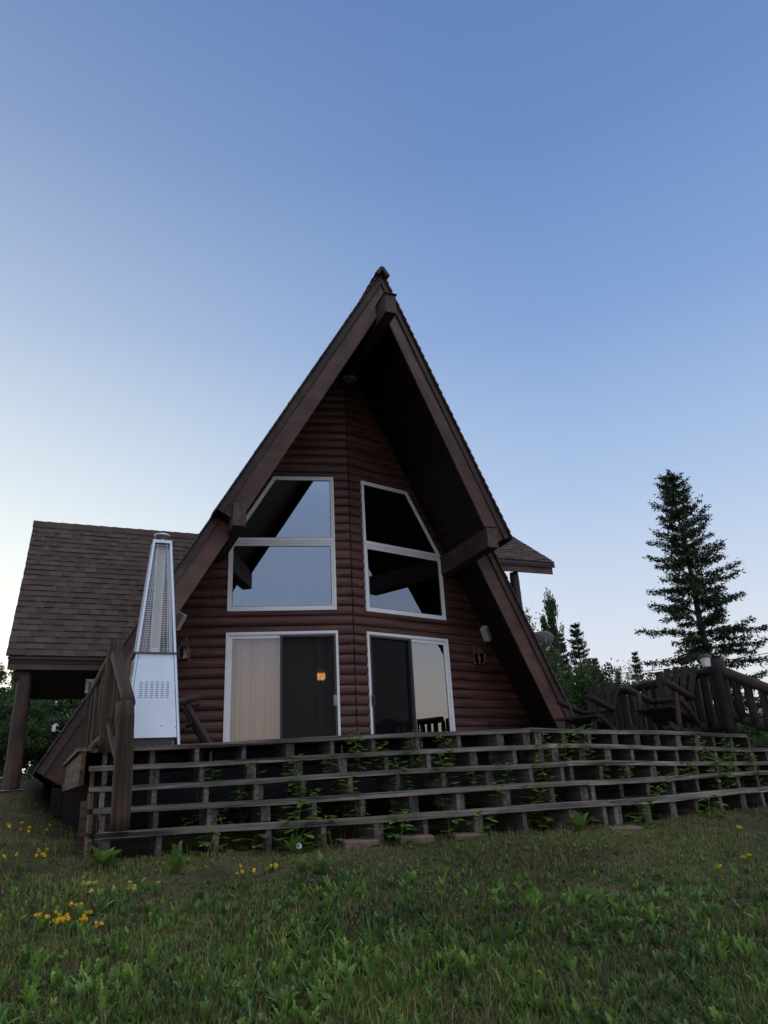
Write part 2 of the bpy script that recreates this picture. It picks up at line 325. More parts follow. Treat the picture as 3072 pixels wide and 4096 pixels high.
def ground_mat():
    m, nt, b = new_mat('lawn_soil'); tc = N(nt,'ShaderNodeTexCoord')
    n1 = N(nt,'ShaderNodeTexNoise'); n1.inputs['Scale'].default_value=.9; n1.inputs['Detail'].default_value=6; nt.links.new(tc.outputs['Object'], n1.inputs['Vector'])
    n2 = N(nt,'ShaderNodeTexNoise'); n2.inputs['Scale'].default_value=28; n2.inputs['Detail'].default_value=6; n2.inputs['Roughness'].default_value=.75; nt.links.new(tc.outputs['Object'], n2.inputs['Vector'])
    r1 = ramp(nt, [(.38,(.035,.028,.018)),(.5,(.05,.045,.022)),(.6,(.085,.075,.035)),(.7,(.07,.055,.042))]); nt.links.new(n1.outputs['Fac'], r1.inputs[0])
    r2 = ramp(nt, [(.3,(.35,.33,.35)),(.55,(1,1,1)),(.78,(1.7,1.6,1.5))]); nt.links.new(n2.outputs['Fac'], r2.inputs[0])
    mx = N(nt,'ShaderNodeMixRGB', blend_type='MULTIPLY'); mx.inputs[0].default_value=1; nt.links.new(r1.outputs[0], mx.inputs[1]); nt.links.new(r2.outputs[0], mx.inputs[2])
    vo = N(nt,'ShaderNodeTexVoronoi'); vo.inputs['Scale'].default_value=60; nt.links.new(tc.outputs['Object'], vo.inputs['Vector'])
    r3 = ramp(nt, [(.0,(1.5,1.4,1.4)),(.12,(1,1,1))]); nt.links.new(vo.outputs['Distance'], r3.inputs[0])
    m2 = N(nt,'ShaderNodeMixRGB', blend_type='MULTIPLY'); m2.inputs[0].default_value=1; nt.links.new(mx.outputs[0], m2.inputs[1]); nt.links.new(r3.outputs[0], m2.inputs[2])
    nt.links.new(m2.outputs[0], b.inputs['Base Color']); b.inputs['Roughness'].default_value=.95; b.inputs['Specular IOR Level'].default_value=.15
    bp = N(nt,'ShaderNodeBump'); bp.inputs['Strength'].default_value=.8; bp.inputs['Distance'].default_value=.03; nt.links.new(n2.outputs['Fac'], bp.inputs['Height']); nt.links.new(bp.outputs[0], b.inputs['Normal'])
    return m
gm = bpy.data.meshes.new('ground'); gm.from_pydata(gv, [], gf); gm.update(); gm.materials.append(ground_mat()); gm.polygons.foreach_set('use_smooth',[True]*len(gm.polygons))
tag(link('ground', gm), 'grassy slope rising from the viewer to the cabin, with bare dirt patches', 'ground', kind='structure')

# ------------------------------------------------------------------ cabin
cabin = tag(empty('cabin', (0,3,-.45)), 'dark red brown A-frame log cabin with steep roof and big prow windows', 'cabin')
CP = (0,-3,.45)      # children locations are relative to the cabin empty
def part(name, mb, mat, loc=(0,0,0), rot=None, parent=None, **k):
    if parent is None: return obj(name, mb, mat, cabin, (loc[0]+CP[0], loc[1]+CP[1], loc[2]+CP[2]), rot, **k)
    return obj(name, mb, mat, parent, loc, rot, **k)
# openings in (s, w)
D1, D2, DM, DT, DB = .26, 2.12, 1.2156, 2.4905, .47
W1, W2, WB, WM, WT, WK = .269, 2.116, 2.85, 4.094, 5.336, 1.355
def opening(side):
    return [[(D1,DB-.2),(D2,DB-.2),(D2,DT),(D1,DT)], [(W1,WB),(W2,WB),(W2,WM),(WK,WT),(W1,WT)]]
def rng_at(poly, z):
    xs = []
    for i in range(len(poly)):
        a, b = poly[i], poly[(i+1)%len(poly)]
        if (a[1]-z)*(b[1]-z) < 0: xs.append(a[0]+(b[0]-a[0])*(z-a[1])/(b[1]-a[1]))
    return (min(xs), max(xs)) if len(xs) >= 2 else None
COURSE = .168
def build_wall(side):
    mb = MB(); tt = [0,.04,.14,.32,.5,.68,.86,.96,1]
    k0 = int(math.floor((.28-2.596)/COURSE)); k = k0
    while True:
        zb = 2.596 + k*COURSE; k += 1
        if zb > 7.95: break
        for a, b in zip(tt[:-1], tt[1:]):
            za, zt = zb+a*COURSE, zb+b*COURSE; zm = (za+zt)/2
            oa = .042*math.sqrt(max(0,1-(2*a-1)**2)); ob = .042*math.sqrt(max(0,1-(2*b-1)**2))
            smax = (RIDGE-.50-zm)/SLOPE/math.cos(BETA)
            if smax <= 0: continue
            cuts = sorted(r for r in (rng_at(p, zm) for p in opening(side)) if r)
            s0 = 0; segs = []
            for c in cuts:
                if c[0] >= smax: continue
                segs.append((s0, c[0])); s0 = c[1]
            if s0 < smax: segs.append((s0, smax))
            for u0, u1 in segs:
                if u1-u0 < .002: continue
                x0, x1 = (u0, u1) if side > 0 else (-u1, -u0)
                mb.add([(x0,-oa,za),(x1,-oa,za),(x1,-ob,zt),(x0,-ob,zt)], [(0,1,2,3)])
    # inner skin, dark pine
    o = part('log_wall', mb, M['logwall'], rot=(0,0,side*BETA), smooth=False)
    return o
walls = {s: build_wall(s) for s in (-1,1)}
walls[-1]['label'] = 'left half of the log wall'; walls[1]['label'] = 'right half of the log wall'
# sloping-plane helper for the A roof
C60, S60 = .5, .8660254
def RP(side, a, t, v): # slope distance from ridge a, depth t below outer skin, front-back v
    return (side*(a*C60 - t*S60), v, RIDGE - a*S60 - t*C60)
def vup(u): return -2.0 + .31*u
def vlow(side, u): return (-.52+.32*(u-2.62)) if side > 0 else (-.88+.16*(u-2.7))
def prism(mb, side, a1, a2, t1, t2, vf, depth, n=1, push=0):
    """board following the rake: a1..a2 along slope, t1..t2 deep, front edge vf(u)+push, depth back"""
    for k in range(n):
        b1 = a1+(a2-a1)*k/n; b2 = a1+(a2-a1)*(k+1)/n
        p = []
        for t in (t2, t1):
            for a, back in ((b1,0),(b2,0),(b2,1),(b1,1)):
                aa = max(a, SLOPE*t)
                p.append(RP(side, aa, t, vf(a*C60)+push+(depth if back else 0)))
        mb.hexa(p)
AJ = 5.16; AF = 9.35; BACK = 9.2
def backdepth(mb, side, a1, a2, t1, t2, vf):
    p = []
    for t in (t2, t1):
        for a, back in ((a1,0),(a2,0),(a2,1),(a1,1)):
            aa = max(a, SLOPE*t); p.append(RP(side, aa, t, BACK if back else vf(a*C60)))
    mb.hexa(p)
for side in (-1,1):
    vl = lambda u, s=side: vlow(s, u)
    mb = MB(); backdepth(mb, side, 0, AJ, .02, .24, lambda u: vup(u)+.05); backdepth(mb, side, AJ, AF, .02, .24, lambda u: vl(u)+.05)
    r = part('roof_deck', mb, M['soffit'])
    # tongue and groove soffit boards
    sb = MB(); a = .45
    while a < AF-.02:
        w_ = min(.135, AF-a)
        f = (lambda u: vup(u)+.06) if a < AJ-.1 else (lambda u: vl(u)+.06)
        p = []
        for t in (.262,.243):
            for aa, back in ((a,0),(a+w_-.006,0),(a+w_-.006,1),(a,1)): p.append(RP(side, max(aa,SLOPE*t), t, 3.0 if back else f(aa*C60)))
        sb.hexa(p); a += w_
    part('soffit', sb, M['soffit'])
    # barge boards and trim boards
    for (a1, a2, vf) in ((0, AJ, vup), (AJ-.10, AF, vl)):
        mb = MB(); prism(mb, side, a1, a2, .075, .40, vf, .045); part('barge_board', mb, M['fascia'])
        mb = MB(); prism(mb, side, a1, a2+(.0 if a1 else .02), .03, .135, vf, .03, push=-.033); part('rake_trim', mb, M['trim'])
    # shingles: stepped courses with ragged butts
    mb = MB(); a = 0; ex = .142; k = 0
    while a < AF+.03:
        f = vup if a < AJ else vl
        y = f(a*C60)-.058-random.uniform(0,.010); first = True
        while y < BACK:
            L = random.choice((.16,.2,.26,.32,.4)); y1 = min(BACK, y+L)
            th = random.choice((.003,.004,.006)); a0 = max(0, a-.02); a1 = min(a+ex*1.02, AF+.05)
            p = [RP(side,a0,.02,y),RP(side,a1,.02,y),RP(side,a1,.02,y1),RP(side,a0,.02,y1),RP(side,a0,-.002,y),RP(side,a1,-th,y),RP(side,a1,-th,y1),RP(side,a0,-.002,y1)]
            mb.hexa(p); y = y1
        a += ex
    part('shingle_roof', mb, M['shingle'])
# ridge cap
mb = MB(); y = -2.12
while y < BACK:
    y1 = y+.2
    for side in (-1,1):
        p = [RP(side,0,.02,y),RP(side,.17,.02,y),RP(side,.17,.02,y1),RP(side,0,.02,y1),RP(side,-.015,-.035,y),RP(side,.19,-.05,y),RP(side,.19,-.035,y1),RP(side,-.015,-.02,y1)]
        mb.hexa(p)
    y = y1
part('ridge_cap', mb, M['shingle'])
# beams
mb = MB(); mb.box(-.10,.10,-2.36,3,7.37,7.74); part('ridge_beam', mb, M['beam'], bevel=.008)
mb = MB(); mb.box(-.118,.118,-2.39,-1.9,7.742,7.755); part('beam_cap', mb, M['trim'])
mb = MB(); mb.box(-2.35,-2.15,-1.34,3,3.72,4.09); part('purlin_beam', mb, M['beam'], bevel=.008)
mb = MB(); mb.box(2.04,2.25,-1.34,3,3.73,4.10); part('purlin_beam', mb, M['beam'], bevel=.008)
mb = MB(); mb.box(2.03,2.26,-1.36,-1.1,4.102,4.112); part('beam_cap', mb, M['trim'])
# back gable wall, floor, foundation
mb = MB(); mb.add([(-4.4,BACK-.4,.3),(4.4,BACK-.4,.3),(0,BACK-.4,7.9)], [(0,1,2)]); part('back_wall', mb, M['intwall'])
mb = MB(); mb.add([(-4.3,1.05,.44),(0,.03,.44),(4.3,1.05,.44),(4.3,BACK-.4,.44),(-4.3,BACK-.4,.44)], [(0,1,2,3,4)]); part('room_floor', mb, M['intwall'])
mb = MB(); mb.hexa([(-4.0,4.4,.45),(4.0,4.4,.45),(4.0,4.5,.45),(-4.0,4.5,.45),(-.35,4.4,6.9),(.35,4.4,6.9),(.35,4.5,6.9),(-.35,4.5,6.9)]); part('partition_wall', mb, M['intwall'])
mb = MB()
mb.box(-4.30,4.35,-.05,BACK-.5,-.62,.38)
mb.box(-4.46,-4.31,.35,BACK-.5,-.62,.20)
part('foundation', mb, M['dark'])
# interior log-wall skin (behind siding so the room is closed)
for side in (-1,1):
    mb = MB(); prev = None; z = .3
    while z < 7.7:
        z1 = z+.1; zm = z+.05; smax = (RIDGE-.5-zm)/SLOPE/math.cos(BETA)
        cuts = sorted(r for r in (rng_at(p, zm) for p in opening(side)) if r); s0 = 0
        segs = []
        for c in cuts: segs.append((s0,c[0])); s0 = c[1]
        if s0 < smax: segs.append((s0,smax))
        for u0,u1 in segs:
            if u1-u0 < .01: continue
            x0,x1 = (u0,u1) if side>0 else (-u1,-u0)
            mb.add([(x0,.12,z),(x1,.12,z),(x1,.12,z1),(x0,.12,z1)], [(0,3,2,1)])
        z = z1
    part('inner_wall', mb, M['intwall'], rot=(0,0,side*BETA))

# windows
def inset(poly, d):
    n = len(poly); area = sum(poly[i][0]*poly[(i+1)%n][1]-poly[(i+1)%n][0]*poly[i][1] for i in range(n)); sg = 1 if area > 0 else -1
    out = []
    for i in range(n):
        p0, p1, p2 = Vector(poly[i-1]), Vector(poly[i]), Vector(poly[(i+1)%n])
        e1 = (p1-p0).normalized(); e2 = (p2-p1).normalized()
        n1 = Vector((-e1.y, e1.x))*sg; n2 = Vector((-e2.y, e2.x))*sg
        bis = (n1+n2); bis = bis/bis.dot(n1); out.append(tuple(p1+bis*d))
    return out
def ring(mb, outer, inner, yf, yb):
    n = len(outer)
    vs = [(x,yf,z) for x,z in outer]+[(x,yf,z) for x,z in inner]+[(x,yb,z) for x,z in outer]+[(x,yb,z) for x,z in inner]
    fs = []
    for i in range(n):
        j = (i+1)%n
        fs += [(i,j,n+j,n+i),(2*n+j,2*n+i,3*n+i,3*n+j),(j,i,2*n+i,2*n+j),(n+i,n+j,3*n+j,3*n+i)]
    mb.add(vs, fs)
def sided(poly, side): return [(side*s, z) for s, z in poly] if side > 0 else [(-s, z) for s, z in poly][::-1]
def pane(poly, y, mat, parent, name='pane', thick=.006):
    mb = MB(); n = len(poly); mb.add([(x,y,z) for x,z in poly]+[(x,y+thick,z) for x,z in poly], [tuple(range(n)), tuple(range(2*n-1,n-1,-1))]+[(j,i,n+i,n+j) for i,j in ((k,(k+1)%n) for k in range(n))])
    return obj(name, mb, mat, parent)
def window(poly, side, fw=.062, label=None):
    P = sided(poly, side); I1 = inset(P, fw*.45); I2 = inset(P, fw); I3 = inset(P, fw+.008)
    mb = MB(); ring(mb, P, I1, -.060, .05); ring(mb, I1, I2, -.048, .05)
    w = part('window', mb, M['frame'], rot=(0,0,side*BETA))
    if label: w['label'] = label
    g = MB(); ring(g, I2, I3, -.040, .04); obj('gasket', g, M['gasket'], w)
    pane(I2, -.03, M['glass'], w)
    return w
for side, sn in ((-1,'left'),(1,'right')):
    window([(W1,WM+.004),(W2-.0,WM+.004),(WK,WT),(W1,WT)], side, label='upper trapezoid window')
    window([(W1,WB),(W2,WB),(W2,WM-.10),(W2-.06,WM-.004),(W1,WM-.004)], side, .078, label='lower wide window')
    # sliding door
    P = sided([(D1,DB-.05),(D2,DB-.05),(D2,DT),(D1,DT)], side); I = inset(P, .04)
    mb = MB(); ring(mb, P, I, -.058, .06); I2 = inset(P,.055); ring(mb, I, I2, -.045, .05)
    dr = part('sliding_door', mb, M['frame'], rot=(0,0,side*BETA))
    # sashes: in screen order left / right
    xl, xm, xr = (I[0][0], side*DM, I[1][0]) if side > 0 else (-D2+.04, -DM, -D1-.04)
    top, bot = DT-.055, DB-.02
    plain_sash = (xl, xm+.02) if side < 0 else (xm-.02, xr)
    scr_sash = (xm-.02, xr) if side < 0 else (xl, xm+.02)
    q = [(plain_sash[0]+.015,bot),(plain_sash[1],bot),(plain_sash[1],top),(plain_sash[0]+.015,top)]
    mb = MB(); ring(mb, q, inset(q,.05), -.03, .01); sf = obj('sash', mb, M['frame'], dr)
    pane(inset(q,.05), -.012, M['glass2' if side < 0 else 'glass3'], dr)
    q = [(scr_sash[0],bot),(scr_sash[1],bot),(scr_sash[1],top),(scr_sash[0],top)]
    mb = MB(); ring(mb, q, inset(q,.038), -.056, -.036); obj('screen_frame', mb, M['gasket'], dr)
    pane(inset(q,.038), -.045, M['screen'], dr, 'insect_screen', .002)
    pane(inset(q,.03), .02, M['glass1'], dr)
    mb = MB(); hx = scr_sash[1]-.035 if side < 0 else scr_sash[0]+.02
    mb.box(hx-.03,hx+.03,-.075,-.056,1.25,1.42); mb.box(hx-.012,hx+.012,-.10,-.075,1.27,1.40); obj('handle', mb, M['speakergrey'] if side<0 else M['black'], dr)
# curtains (hang inside, things of their own)
def curtain(name, x0, x1, side, y, mat, label, z1=2.46, seed=0):
    n = int((x1-x0)/.012); r = random.Random(seed); ph = [r.uniform(0,6) for _ in range(4)]; mb = MB(); vs = []; rows = 12
    for k in range(rows+1):
        z = .47+(z1-.47)*k/rows; amp = .058*(1-.35*k/rows)
        for i in range(n+1):
            x = x0+(x1-x0)*i/n
            vs.append((x, y+amp*(math.sin(x*24+ph[0]+.3*math.sin(z*2))+.35*math.sin(x*53+ph[1])+.3*math.sin(x*17+ph[2]+z*.4)), z))
    fs = [(k*(n+1)+i, k*(n+1)+i+1, (k+1)*(n+1)+i+1, (k+1)*(n+1)+i) for k in range(rows) for i in range(n)]
    mb.add(vs, fs); o = obj(name, mb, mat, rot=(0,0,side*BETA), smooth=True); tag(o, label, 'curtain'); return o
curtain('curtain', -2.08, -1.19, -1, .16, M['curtain'], 'cream sheer curtain filling the left pane of the left sliding door', seed=1)
curtain('curtain', -1.185, -.32, -1, .19, M['curtain2'], 'thin grey curtain folds behind the dark screen of the left sliding door', seed=2)
curtain('curtain', 1.93, 2.07, 1, .15, M['curtain'], 'gathered pale curtain at the right edge of the right sliding door', seed=3)
# hanging lamp, lit, behind the screen
lamp = tag(empty('hanging_lamp', (.065,2.0,4.2)), 'lit warm hanging lamp glowing behind the left door\'s dark screen', 'lamp')
mb = MB(); mb.lathe([(.02,.16),(.05,.12),(.115,.07),(.118,.05)], (0,0,-2.12), 14); obj('lamp_shade', mb, M['copper'], lamp)
for k in range(6):
    a = k*PI/3; mb = MB(); mb.lathe([(0.005,-.085),(.020,-.06),(.024,.03),(.008,.06)], (.062*math.cos(a),.062*math.sin(a),-2.17), 8); obj('bulb', mb, M['glow'], lamp)
mb = MB(); mb.tube((0,0,-1.97),(0,0,3.0),.006,n=6); obj('cord', mb, M['rubber'], lamp)

# ---- side wings
def tabs(mb, O, e, up, n, width, length, ex=.137, start=0, left=None):
    e, up, n, O = Vector(e), Vector(up), Vector(n), Vector(O); k = 0; a = 0
    while a < length-.01:
        x = -random.uniform(0,.012); x_end = width+random.uniform(0,.01)
        while x < x_end-.01:
            L = random.choice((.07,.09,.11,.13,.16,.20)); x1 = min(x_end, x+L)
            th = random.choice((.010,.012,.02,.022)); b = min(a+ex+.02, length+.02)
            def P(x_, a_, t_): return O+e*x_+up*a_+n*t_
            xi = x1-(.003 if random.random() < .5 else 0)
            mb.hexa([P(x,a,-.01),P(xi,a,-.01),P(xi,b,-.01),P(x,b,-.01),P(x,a,th),P(xi,a,th),P(xi,b,.001),P(x,b,.001)])
            x = x1
        a += ex
# left wing: gable across, eave facing the viewer
LWx0, LWx1 = -5.31, -1.6; ye, we, yr, wr = 1.0, 2.15, 2.9, 5.0
def wing(x0, x1, ye, we, yr, wr, yb, wb, fas, ceil):
    sl = Vector((0, yr-ye, wr-we)); L = sl.length; up = sl/L; nn = Vector((0,-up.z,up.y))
    mb = MB(); tabs(mb, (x0, ye, we), (1,0,0), up, nn, x1-x0, L); part('wing_shingles', mb, M['shingle'])
    sl2 = Vector((0, yr-yb, wr-wb)); L2 = sl2.length; up2 = sl2/L2; n2 = Vector((0,up2.z,-up2.y)) if up2.y < 0 else Vector((0,up2.z,up2.y))
    n2 = Vector((0, up2.z, -up2.y)); 
    mb = MB(); tabs(mb, (x0, yb, wb), (1,0,0), up2, n2, x1-x0, L2); part('wing_shingles', mb, M['shingle'])
    mb = MB()
    x = x0-.02
    while x < x1:
        xx = x+.24
        for yy, ww, u_ in ((yr,wr,up),):
            p0 = Vector((0,yr,wr+.035)); a = p0-up*.16; b = p0-up2*.16
            mb.hexa([(x,a.y,a.z-.02),(xx,a.y,a.z-.02),(xx,yr,wr),(x,yr,wr),(x,a.y,a.z+.012),(xx,a.y,a.z),(xx,yr,wr+.045),(x,yr,wr+.055)])
            mb.hexa([(x,b.y,b.z-.02),(xx,b.y,b.z-.02),(xx,yr+.002,wr),(x,yr+.002,wr),(x,b.y,b.z+.012),(xx,b.y,b.z),(xx,yr+.002,wr+.045),(x,yr+.002,wr+.055)])
        x = xx-.004
    part('wing_ridge_cap', mb, M['shingle'])
    mb = MB(); d = .10  # solid roof slab
    mb.add([(x0+.03,ye+.02,we-.02),(x1,ye+.02,we-.02),(x1,yr,wr-.02),(x0+.03,yr,wr-.02),(x0+.03,ye+.02,we-.02-d),(x1,ye+.02,we-.02-d),(x1,yr,wr-.02-d*1.6),(x0+.03,yr,wr-.02-d*1.6)],
           [(0,1,2,3),(7,6,5,4),(4,5,1,0),(0,3,7,4)])
    mb.add([(x0+.03,yb-.02,wb-.02),(x1,yb-.02,wb-.02),(x1,yr,wr-.02),(x0+.03,yr,wr-.02),(x0+.03,yb-.02,wb-.02-d),(x1,yb-.02,wb-.02-d),(x1,yr,wr-.02-d*1.6),(x0+.03,yr,wr-.02-d*1.6)],
           [(3,2,1,0),(4,5,6,7),(0,1,5,4),(4,7,3,0)])
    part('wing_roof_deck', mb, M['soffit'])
    return up, up2
up, up2 = wing(LWx0, LWx1, ye, we, yr, wr, 2*yr-ye, we, .2, True)
mb = MB(); mb.box(LWx0+.03,-2.5,ye+.03,ye+.07,we-.205,we-.012); part('fascia', mb, M['fascia'])
mb = MB(); mb.box(LWx0+.03,-2.5,2*yr-ye-.07,2*yr-ye-.03,we-.205,we-.012); part('fascia', mb, M['fascia'])
mb = MB(); mb.box(LWx0+.02,-2.5,ye+.0,ye+.032,we-.05,we-.014); part('drip_board', mb, M['trim'])
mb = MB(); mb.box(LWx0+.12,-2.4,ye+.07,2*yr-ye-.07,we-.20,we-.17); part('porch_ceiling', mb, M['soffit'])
mb = MB(); mb.box(LWx0+.14,LWx0+.24,ye+.12,2*yr-ye-.12,we-.34,we-.201); part('porch_beam', mb, M['soffit'])
mb = MB(); mb.add([(LWx0+.15,ye+.2,we-.17),(LWx0+.15,2*yr-ye-.2,we-.17),(LWx0+.15,yr,wr-.2)], [(0,1,2)]); part('gable_wall', mb, M['logwall'])
def logpost(mb_len, r, mat, seed, taper=.9, n=12, knots=True):
    rr = random.Random(seed); m = max(4, int(mb_len/.12)); pts = []; rs = []
    bx, by = rr.uniform(-.012,.012), rr.uniform(-.012,.012)
    for k in range(m+1):
        t = k/m; pts.append((bx*math.sin(PI*t), by*math.sin(PI*t), mb_len*t)); rs.append(r*(1+(taper-1)*t)*(1+rr.uniform(-.03,.03)))
    rs[0] *= .96; rs[-1] *= .93
    mb = MB(); mb.path(pts, rs, n); return mb
def logpiece(name, p0, p1, r, mat, parent, seed=0, taper=.92, n=12, off=(0,0,0)):
    p0 = Vector(p0); p1 = Vector(p1); d = p1-p0; q = Vector((0,0,1)).rotation_difference(d.normalized())
    o = obj(name, logpost(d.length, r, mat, seed, taper, n), mat, parent, p0-Vector(off), q, smooth=True)
    return o
for nm, (x,y,zb,zt,r) in enumerate(((-5.03,1.2,.13,1.95,.122),)):
    o = logpiece('porch_column', (x,y,zb), (x,y,zt), r, M['brownlog'], cabin, 50+nm, .82, 16, off=(0,3,-.45))
# right upper porch roof
RWx0, RWx1 = 1.3, 5.38; rye, rwe = 1.275, 4.47; ryr, rwr = 3.2, 5.905
wing(RWx0, RWx1, rye, rwe, ryr, rwr, 4.2, 5.16, .2, False)
mb = MB(); mb.box(2.3,RWx1-.05,rye+.06,rye+.11,rwe-.25,rwe-.05); part('fascia', mb, M['fascia'])
mb = MB(); mb.box(2.3,RWx1-.02,rye+.012,rye+.06,rwe-.075,rwe-.014); part('drip_board', mb, M['trim'])
mb = MB(); mb.hexa([(RWx1-.05,rye+.11,rwe-.25),(RWx1-.01,rye+.11,rwe-.25),(RWx1-.01,ryr,rwr-.25),(RWx1-.05,ryr,rwr-.25),(RWx1-.05,rye+.11,rwe-.02),(RWx1-.01,rye+.11,rwe-.02),(RWx1-.01,ryr,rwr-.02),(RWx1-.05,ryr,rwr-.02)]); part('barge_board', mb, M['fascia'])
logpiece('porch_column', (4.52,1.62,-.4), (4.44,1.55,4.25), .125, M['brownlog'], cabin, 60, .8, 14, off=(0,3,-.45))

# ------------------------------------------------------------------ deck and stairs
def deckz(x): return .470 - .0035*max(0,-x) - .0175*max(0,x)
deck = tag(empty('deck', (0,-2.5,-.42)), 'weathered grey wooden deck with angled front wrapped around the cabin', 'deck')
DO = (0,-2.5,-.42)
def dpart(name, mb, mat, loc=(0,0,0), rot=None, **k): return obj(name, mb, mat, deck, (loc[0]-DO[0],loc[1]-DO[1],loc[2]-DO[2]), rot, **k)
T14 = math.tan(R(14)); C14 = math.cos(R(14))
mb = MB()
x = -4.12
while x < 4.1:
    x1 = x+.137; yf0 = -4.97+T14*abs(x); yf1 = -4.97+T14*abs(x1); z0, z1 = deckz(x)-.04, deckz(x1)-.04
    mb.hexa([(x,yf0+.15,z0-.0),(x1-.006,yf1+.15,z1-.0),(x1-.006,1.4,z1),(x,1.4,z0),(x,yf0+.15,z0+.036),(x1-.006,yf1+.15,z1+.036),(x1-.006,1.4,z1+.036),(x,1.4,z0+.036)])
    x = x1
dpart('deck_boards', mb, M['stringer'])
# joists & rim
for x in np.arange(-4.0,4.1,.405):
    pass
mb = MB()
for i in range(20):
    x = -3.97+.405*i+.06
    if x > 4.05: break
    yf = -4.97+T14*abs(x)
    mb.box(x,x+.038,yf+.3,1.2,deckz(x)-.24,deckz(x)-.042)
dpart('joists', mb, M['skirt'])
mb = MB(); mb.hexa([(-4.16,-3.98,.13),(-4.12,-3.98,.13),(-4.12,.9,.13),(-4.16,.9,.13),(-4.16,-3.98,.425),(-4.12,-3.98,.425),(-4.12,.9,.425),(-4.16,.9,.425)])
mb2 = MB(); mb2.box(0,3.3,-.02,.02,0,.295)
dpart('rim_board', mb2, M['sidewood'], (-4.145,-3.98,.13), (0,0,R(92.6)))
mb2 = MB(); mb2.box(0,3.2,-.05,.07,0,.036); dpart('edge_board', mb2, M['deckwood'], (-4.13,-4.0,.425), (0,0,R(92.6)))
# dark skirt siding behind the left flight
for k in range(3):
    mb = MB(); mb.box(.05,4.1,0,.022,-.16*k-.15,-.16*k-.004); dpart('skirt_and_shade_board', mb, M['skirt'], (-4.05,-3.42,.40), (R(6),0,-R(14)))
mb = MB(); mb.box(0,4.1,0,.02,-.85,0); dpart('skirt_and_shade_board', mb, M['black'], (0,-3.9,.35), (0,0,R(14)))  # black sheet standing in for the deep shade under the right deck
# metal hanger brackets
for i, x in enumerate((-3.0,-1.75,-.95)):
    mb = MB(); mb.box(0,.022,-.004,0,-.11,0); mb.add([(0,0,-.11),(.022,0,-.11),(.035,0,-.14),(.02,0,-.145)],[(0,1,2,3)])
    dpart('bracket', mb, M['speakergrey'], (x,-4.97+T14*abs(x)+.34,deckz(x)-.06))
# posts under the deck
for i,(x,y) in enumerate(((-3.9,-3.3),(-2.2,-3.6),(-.3,-3.6),(1.8,-3.3),(3.8,-3.2),(-3.9,-1.2),(3.8,-1.0))):
    mb = MB(); g = ground0(x,y)-.05; mb.box(-.06,.06,-.06,.06,0,.2-g); dpart('pier', mb, M['sidewood'], (x,y,g))

stairs = tag(empty('deck_stairs', (0,-5.5,-.45)), 'five long weathered treads on open stringers along the whole deck front', 'stairs')
SO = (0,-5.5,-.45)
RUN, RISE = .262, .1735
def treadz(k, x): return deckz(x) - RISE*k - (.006*max(0,x) if 0 < k < 3 else 0) + (.004*k*max(0,x)*.9 if k >= 3 else 0)
def board(L, W, T, seed, n=14, sag=.006):
    rr = random.Random(seed); mb = MB(); pts = []
    ph = rr.uniform(0,6)
    for i in range(n+1):
        x = L*i/n; dz = sag*math.sin(ph+x*1.9)+rr.uniform(-.0022,.0022); dy = rr.uniform(-.003,.003)
        pts.append([(x,dy,dz-T),(x,W,dz-T),(x,W,dz),(x,dy+rr.uniform(0,.003),dz)])
    vs = [p for q in pts for p in q]; fs = []
    for i in range(n):
        a, b = 4*i, 4*i+4; fs += [(a,b,b+3,a+3),(a+3,b+3,b+2,a+2),(a+2,b+2,b+1,a+1),(a+1,b+1,b,a)]
    fs += [(0,3,2,1),(4*n,4*n+1,4*n+2,4*n+3)]; mb.add(vs, fs); return mb
row_left = [-4.10,-4.10,-4.09,-4.05,-4.03]; row_right = [4.10,4.42,4.42,4.42,4.42]
for k in range(5):
    y0 = -4.995-RUN*k
    # left tread
    xl = row_left[k]; Lx = (-xl)/C14; zl, zc = treadz(k,xl), treadz(k,0)
    dep = .14 if k == 0 else .258
    ang = math.asin((zc-zl)/Lx)
    o = obj('tread', board(Lx-.004, dep, .042, 10+k), M['deckwood'], stairs, (xl-SO[0], y0+T14*(-xl)-SO[1], zl-SO[2]), (0,-ang,-R(14)))
    xr = row_right[k]; Lx = xr/C14; zr = treadz(k,xr); ang = math.asin((zr-zc)/Lx)
    # two boards butted on the right rows
    j = (2.95,2.2,2.6,2.35,2.5)[k]
    for (s0, s1, sd) in ((.004,j,30+k),(j+.004,Lx,40+k)):
        lx = s0*C14
        o = obj('tread', board(s1-s0, dep, .042, sd), M['deckwood'], stairs, (lx-SO[0], y0+T14*lx-SO[1], zc+(zr-zc)*(lx/xr)-SO[2]), (0,-ang,R(14)))
# stringers: stacked boards set on edge under the treads
def stringer(x, seed, last=4, side=None):
    rr = random.Random(seed); mb = MB()
    for k in range(5):
        zt = treadz(k,x)-.043; zb = treadz(k+1,x)-.001 if k < 4 else ground0(x,-5.9+T14*abs(x))-.04
        yf = -4.995-RUN*k+T14*abs(x)+.014+rr.uniform(0,.012); yb = yf+.34+rr.uniform(0,.12); hw = .020
        dx = rr.uniform(-.012,.012)
        mb.box(x+dx-hw,x+dx+hw,yf,yb,zb,zt)
        if rr.random() < .35: mb.box(x+dx+hw+.002,x+dx+hw*3,yf+.004,yf+.5,zb,zt-.001)
    return obj('stringer', mb, M['stringer'], stairs, (-SO[0],-SO[1],-SO[2]))
for i in range(21):
    x = -3.97+.405*i
    if x > 4.3: break
    stringer(x, 100+i)
stringer(-.05,150)
